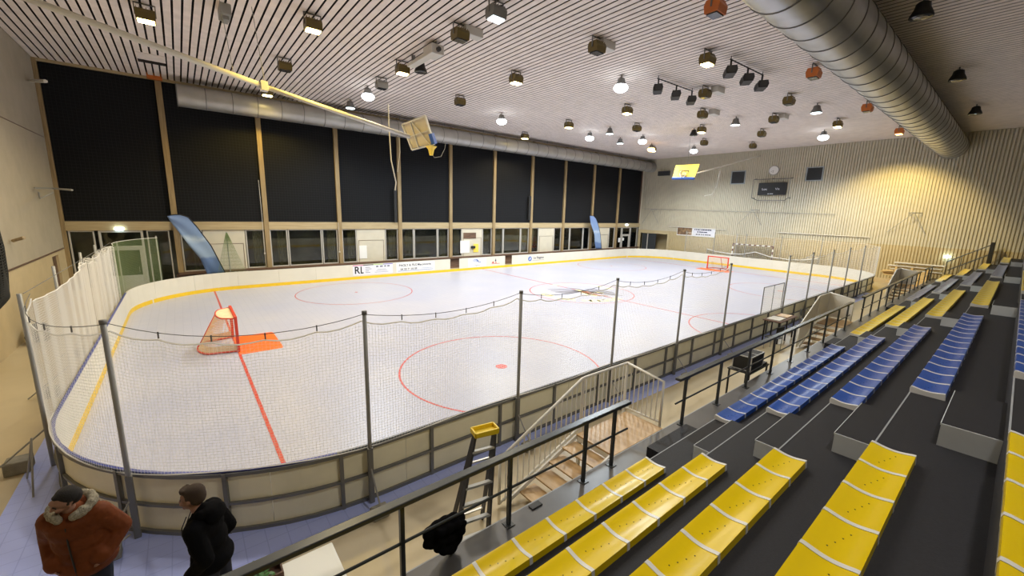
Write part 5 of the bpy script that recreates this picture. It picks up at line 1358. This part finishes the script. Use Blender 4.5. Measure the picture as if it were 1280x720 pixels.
# ================================================================== PEOPLE
def capsule(mb, a, b, r0, r1, n=10, k=5, flat_=1., fdir=None):
    a, b = Vector(a), Vector(b)
    pts = [a.lerp(b, i/k) for i in range(k+1)]; rs = [r0+(r1-r0)*i/k for i in range(k+1)]
    mb.tube(pts, r0, n, rs=rs); mb.ball(a, r0*.99, n=2); mb.ball(b, r1*.99, n=2)
def person(name_label, loc, face, lean, kind, height=1.75, hyaw=0.):
    """local frame: +x = facing direction, y = left; built in local coords then rotated"""
    root = thing('person', (0, 0, 0), name_label, 'person')
    s = height/1.75
    def V(x, y, z): return Vector((x*s, y*s, z*s))
    ht, hd = (lean, .0)
    hx = .05+lean*.10
    # ---- body: legs, torso, arms, neck, head, hands as one skin
    mb = MB()
    for sy in (-1, 1):
        fx = .06 if sy > 0 else -.08
        capsule(mb, V(0, sy*.09, .93), V(fx*.5+.02, sy*.10, .50), .085*s, .058*s); capsule(mb, V(fx*.5+.02, sy*.10, .50), V(fx, sy*.105, .09), .056*s, .038*s)
        mb.ball(V(fx+.07, sy*.11, .05), .05*s, (2.1, .9, .8))
    capsule(mb, V(0, 0, .95), V(hx*.4, 0, 1.20), .125*s, .13*s); capsule(mb, V(hx*.4, 0, 1.2), V(hx*.7, 0, 1.38), .14*s, .12*s)
    capsule(mb, V(hx*.7, -.15, 1.41), V(hx*.7, .15, 1.41), .065*s, .065*s)
    capsule(mb, V(hx*.8, 0, 1.42), V(hx+.03, 0, 1.54), .055*s, .052*s)
    H = V(hx+.05, 0, 1.635)
    tilt = ht
    def hp(x, y, z):     # head-local, tilt forward about y
        x, y = x*math.cos(hyaw)-y*math.sin(hyaw), x*math.sin(hyaw)+y*math.cos(hyaw); c_, s_ = math.cos(tilt), math.sin(tilt); x, y, z = x*.94, y*.94, z*.94; return H+Vector(((x*c_+z*s_)*s, y*s, (-x*s_+z*c_)*s))
    arms = {}
    for sy in (-1, 1):
        sh = V(hx*.7, sy*.19, 1.41)
        if kind == 'parka':   # hands in pockets, elbows out
            el = V(-.05, sy*.27, 1.12); wr = V(.10, sy*.20, .96)
        else:
            el = V(-.06, sy*.225, 1.12); wr = V(.12, sy*.19, .93)
        arms[sy] = (sh, el, wr); capsule(mb, sh, el, .048*s, .040*s); capsule(mb, el, wr, .038*s, .027*s)
        d = (wr-el).normalized(); side_ = Vector((0, -sy, 0)); pc = wr+d*.045*s
        mb.ball(pc, .036*s, (1.1, .7, 1))
        up_ = d.cross(side_).normalized()
        for f in range(4):
            b0 = pc+up_*((f-1.5)*.019*s)+d*.02*s; L_ = (.036, .042, .040, .032)[f]*s
            b1 = b0+d*L_+side_*.004; b2 = b1+(d*.6+side_*.7).normalized()*L_*.8
            capsule(mb, b0, b1, .0095*s, .009*s, 8, 2); capsule(mb, b1, b2, .009*s, .0078*s, 8, 2)
        t0 = wr+up_*.022*s+d*.015*s; t1 = t0+(up_*.6+d*.7).normalized()*.035*s; capsule(mb, t0, t1, .011*s, .009*s, 8, 2); capsule(mb, t1, t1+(d+side_*.3).normalized()*.028*s, .009*s, .008*s, 8, 2)
    # head volumes
    for (x, y, z, r, sc) in ((-.012, 0, .035, .088, (1.06, .88, 1.05)), (.025, 0, -.02, .070, (1, .92, 1.15)), (.045, 0, -.075, .040, (1.05, 1.1, .9)), (.055, 0, .035, .05, (.8, 1.15, .7))):
        mb.ball(hp(x, y, z), r*s, sc, 3)
    capsule(mb, hp(.092, 0, .018), hp(.118, 0, -.028), .012*s, .016*s, 8, 3)
    for sy in (-1, 1):
        mb.ball(hp(.0, sy*.080, -.005), .026*s, (.65, .35, 1.1), 2); mb.ball(hp(.105, sy*.012, -.03), .010*s, (1, 1, .8), 2); mb.ball(hp(.07, sy*.045, -.02), .028*s, (1, 1, 1), 2)
    mb.ball(hp(.093, 0, -.058), .018*s, (.8, 1.4, .55), 2); mb.ball(hp(.088, 0, -.092), .022*s, (1, 1.1, 1), 2)
    body = voxel(mb, .0075*s, 'body', M['skin'], root, 3)
    # brows, eyes, mouth
    mb = MB()
    for sy in (-1, 1): capsule(mb, hp(.095, sy*.018, .022), hp(.083, sy*.05, .024), .005*s, .004*s, 6, 2)
    mb.build('eyebrows', M['hair_d'], root)
    mb = MB()
    for sy in (-1, 1): mb.ball(hp(.083, sy*.034, .002), .011*s, (1, 1, .8), 2)
    mb.build('eyes', M['lens_dark'], root)
    # hair
    mb = MB(); hm = M['hair_d'] if kind == 'parka' else M['hair_b']
    for (x, y, z, r, sc) in ((-.032, 0, .058, .090, (1.02, .95, .92)), (-.05, 0, .01, .080, (.9, 1.0, 1.1)), ((.012, 0, .088, .048, (1.0, 1.2, .6)) if kind == 'parka' else (.030, 0, .095, .050, (1.1, 1.2, .6)))): mb.ball(hp(x, y, z), r*s, sc, 3)
    for sy in (-1, 1): mb.ball(hp(-.005, sy*.07, .03), .030*s, (1.1, .5, 1.1), 2)
    if kind != 'parka':
        for i in range(14):
            a = rad(-70+140*i/13); mb.ball(hp(.045*math.cos(a)+.025, .055*math.sin(a), .105+.008*math.sin(i*2.1)), .020*s, (1, 1, 1.1), 2)
    voxel(mb, .009*s, 'hair', hm, root, 2)
    # trousers + shoes
    mb = MB()
    for sy in (-1, 1):
        fx = .06 if sy > 0 else -.08
        capsule(mb, V(0, sy*.09, .93), V(fx*.5+.02, sy*.10, .50), .108*s, .082*s); capsule(mb, V(fx*.5+.02, sy*.10, .50), V(fx, sy*.105, .12), .08*s, .064*s)
    mb.ball(V(-.01, 0, .93), .15*s, (1, 1.15, .8)); voxel(mb, .014*s, 'trousers', M['trousers'], root, 3)
    for sy in (-1, 1):
        fx = .06 if sy > 0 else -.08; mb = MB(); mb.ball(V(fx+.08, sy*.11, .055), .06*s, (2.2, .95, .85), 3); mb.ball(V(fx-.02, sy*.11, .06), .058*s, (1.1, .9, 1.0), 2); voxel(mb, .012*s, 'shoe', M['shoe'], root, 2)
    # coat
    mb = MB(); g = .055 if kind == 'parka' else .028
    lowz = .80 if kind == 'parka' else .90
    for (x, y, z, r, sc) in ((hx*.0, 0, lowz+.06, .16+g, (.95, 1.12, .75)), (hx*.2, 0, 1.02, .14+g, (.95, 1.15, .95)), (hx*.35, 0, 1.16, .138+g, (.95, 1.15, 1)), (hx*.6, 0, 1.30, .135+g, (.92, 1.2, .9)), (hx*.7, 0, 1.37, .115+g, (.92, 1.5, .72)), (hx*.7, .15, 1.40, .075+g*.6, (1, 1, .9)), (hx*.7, -.15, 1.40, .075+g*.6, (1, 1, .9))): mb.ball(V(x, y, z), r*s, sc, 3)
    for sy in (-1, 1):
        sh, el, wr = arms[sy]; gg = g*.75
        capsule(mb, sh+V(0, -sy*.015, -.01), el, (.065+gg)*s, (.055+gg)*s); capsule(mb, el, wr-(wr-el).normalized()*.02*s if kind != 'parka' else wr+(wr-el).normalized()*.03*s, (.055+gg)*s, (.040+gg*.8)*s)
    if kind == 'parka':
        capsule(mb, V(hx*.8, 0, 1.42), V(hx*.8, 0, 1.47), .12*s, .10*s)
        for i in range(6):      # quilted creases
            pass
        for sy in (-1, 1): mb.ball(V(.13, sy*.17, .96), .085*s, (.9, 1.1, 1.2), 2)
    else:
        capsule(mb, V(hx*.8-.01, 0, 1.43), V(hx*.8-.02, 0, 1.48), .105*s, .085*s)
    voxel(mb, .013*s, 'parka' if kind == 'parka' else 'hooded_jacket', M['parka'] if kind == 'parka' else M['hoodie'], root, 3)
    if kind == 'parka':
        mb = MB()
        for i in range(40):
            a = rad(25+310*i/39); rr_ = .142+.012*math.sin(i*2.7)      # a = 0 at the chest, open there
            mb.ball(V(hx-.02+.13*math.cos(a), rr_*math.sin(a), 1.515-.045*math.cos(a)+.012*math.sin(i*1.9)), (.036+.007*math.sin(i*3.3))*s, (1, 1, 1.15), 2)
        voxel(mb, .010*s, 'fur_trim', M['fur'], root, 1)
        mb = MB()
        for (x, y, z, r, sc) in ((-.14, 0, 1.42, .13, (.75, 1.1, .9)), (-.10, 0, 1.50, .11, (.7, 1.15, .7))): mb.ball(V(x+hx, y, z), r*s, sc, 3)
        voxel(mb, .013*s, 'hood', M['parka'], root, 3)
        mb = MB(); mb.tube([V(.168+hx*.2, 0, .78), V(.190+hx*.2, 0, 1.0), V(.185+hx*.4, 0, 1.2), V(.15+hx*.7, 0, 1.38)], .007*s, 6); mb.build('zip', M['black'], root)
    else:
        mb = MB()
        for (x, y, z, r, sc) in ((-.13, 0, 1.45, .11, (.75, 1.15, .8)), (-.10, 0, 1.51, .095, (.9, 1.2, .45)), (-.05, .085, 1.49, .06, (1, .7, .9)), (-.05, -.085, 1.49, .06, (1, .7, .9))): mb.ball(V(x+hx, y, z), r*s, sc, 3)
        voxel(mb, .011*s, 'hood', M['hoodie'], root, 3)
        for sy in (-1, 1): MB().tube([V(.10+hx, sy*.04, 1.46), V(.15+hx, sy*.045, 1.34), V(.155+hx, sy*.045, 1.25)], .005*s, 5).build('drawstring', M['black'], root)
    root.location = loc; root.rotation_euler = (0, 0, face); return root
p = at(86, 607, 2, 1.73)
person('person in a rust parka with fur-trimmed hood, looking down, hands in pockets', (p.x+.03, p.y+.03, 0.006), rad(252), .50, 'parka', 1.76, rad(-48))
p = at(245, 609, 2, 1.78)
person('person with short brown hair in a black hooded jacket, seen in profile', (p.x+.06, p.y+.0, 0.006), rad(152), .12, 'hoodie', 1.76)

# ================================================================== CAMERA, WORLD, VIEW
cam = bpy.data.cameras.new('camera'); co = bpy.data.objects.new('camera', cam); C.objects.link(co)
cam.sensor_width = 36; cam.sensor_fit = 'HORIZONTAL'; cam.lens = F_PX/1280*36; cam.clip_start = .05; cam.clip_end = 300
m3 = Matrix((( _R.x, _U.x, -_F.x), (_R.y, _U.y, -_F.y), (_R.z, _U.z, -_F.z)))
co.matrix_world = Matrix.Translation(EYE) @ m3.to_4x4()
sc_ = bpy.context.scene; sc_.camera = co
w = bpy.data.worlds.new('night'); sc_.world = w; w.use_nodes = True
w.node_tree.nodes['Background'].inputs['Color'].default_value = (.01, .012, .02, 1); w.node_tree.nodes['Background'].inputs['Strength'].default_value = .2
vs = sc_.view_settings; vs.view_transform = 'Standard'; vs.look = 'None'; vs.exposure = 0.0; vs.gamma = 1; vs.use_curve_mapping = False
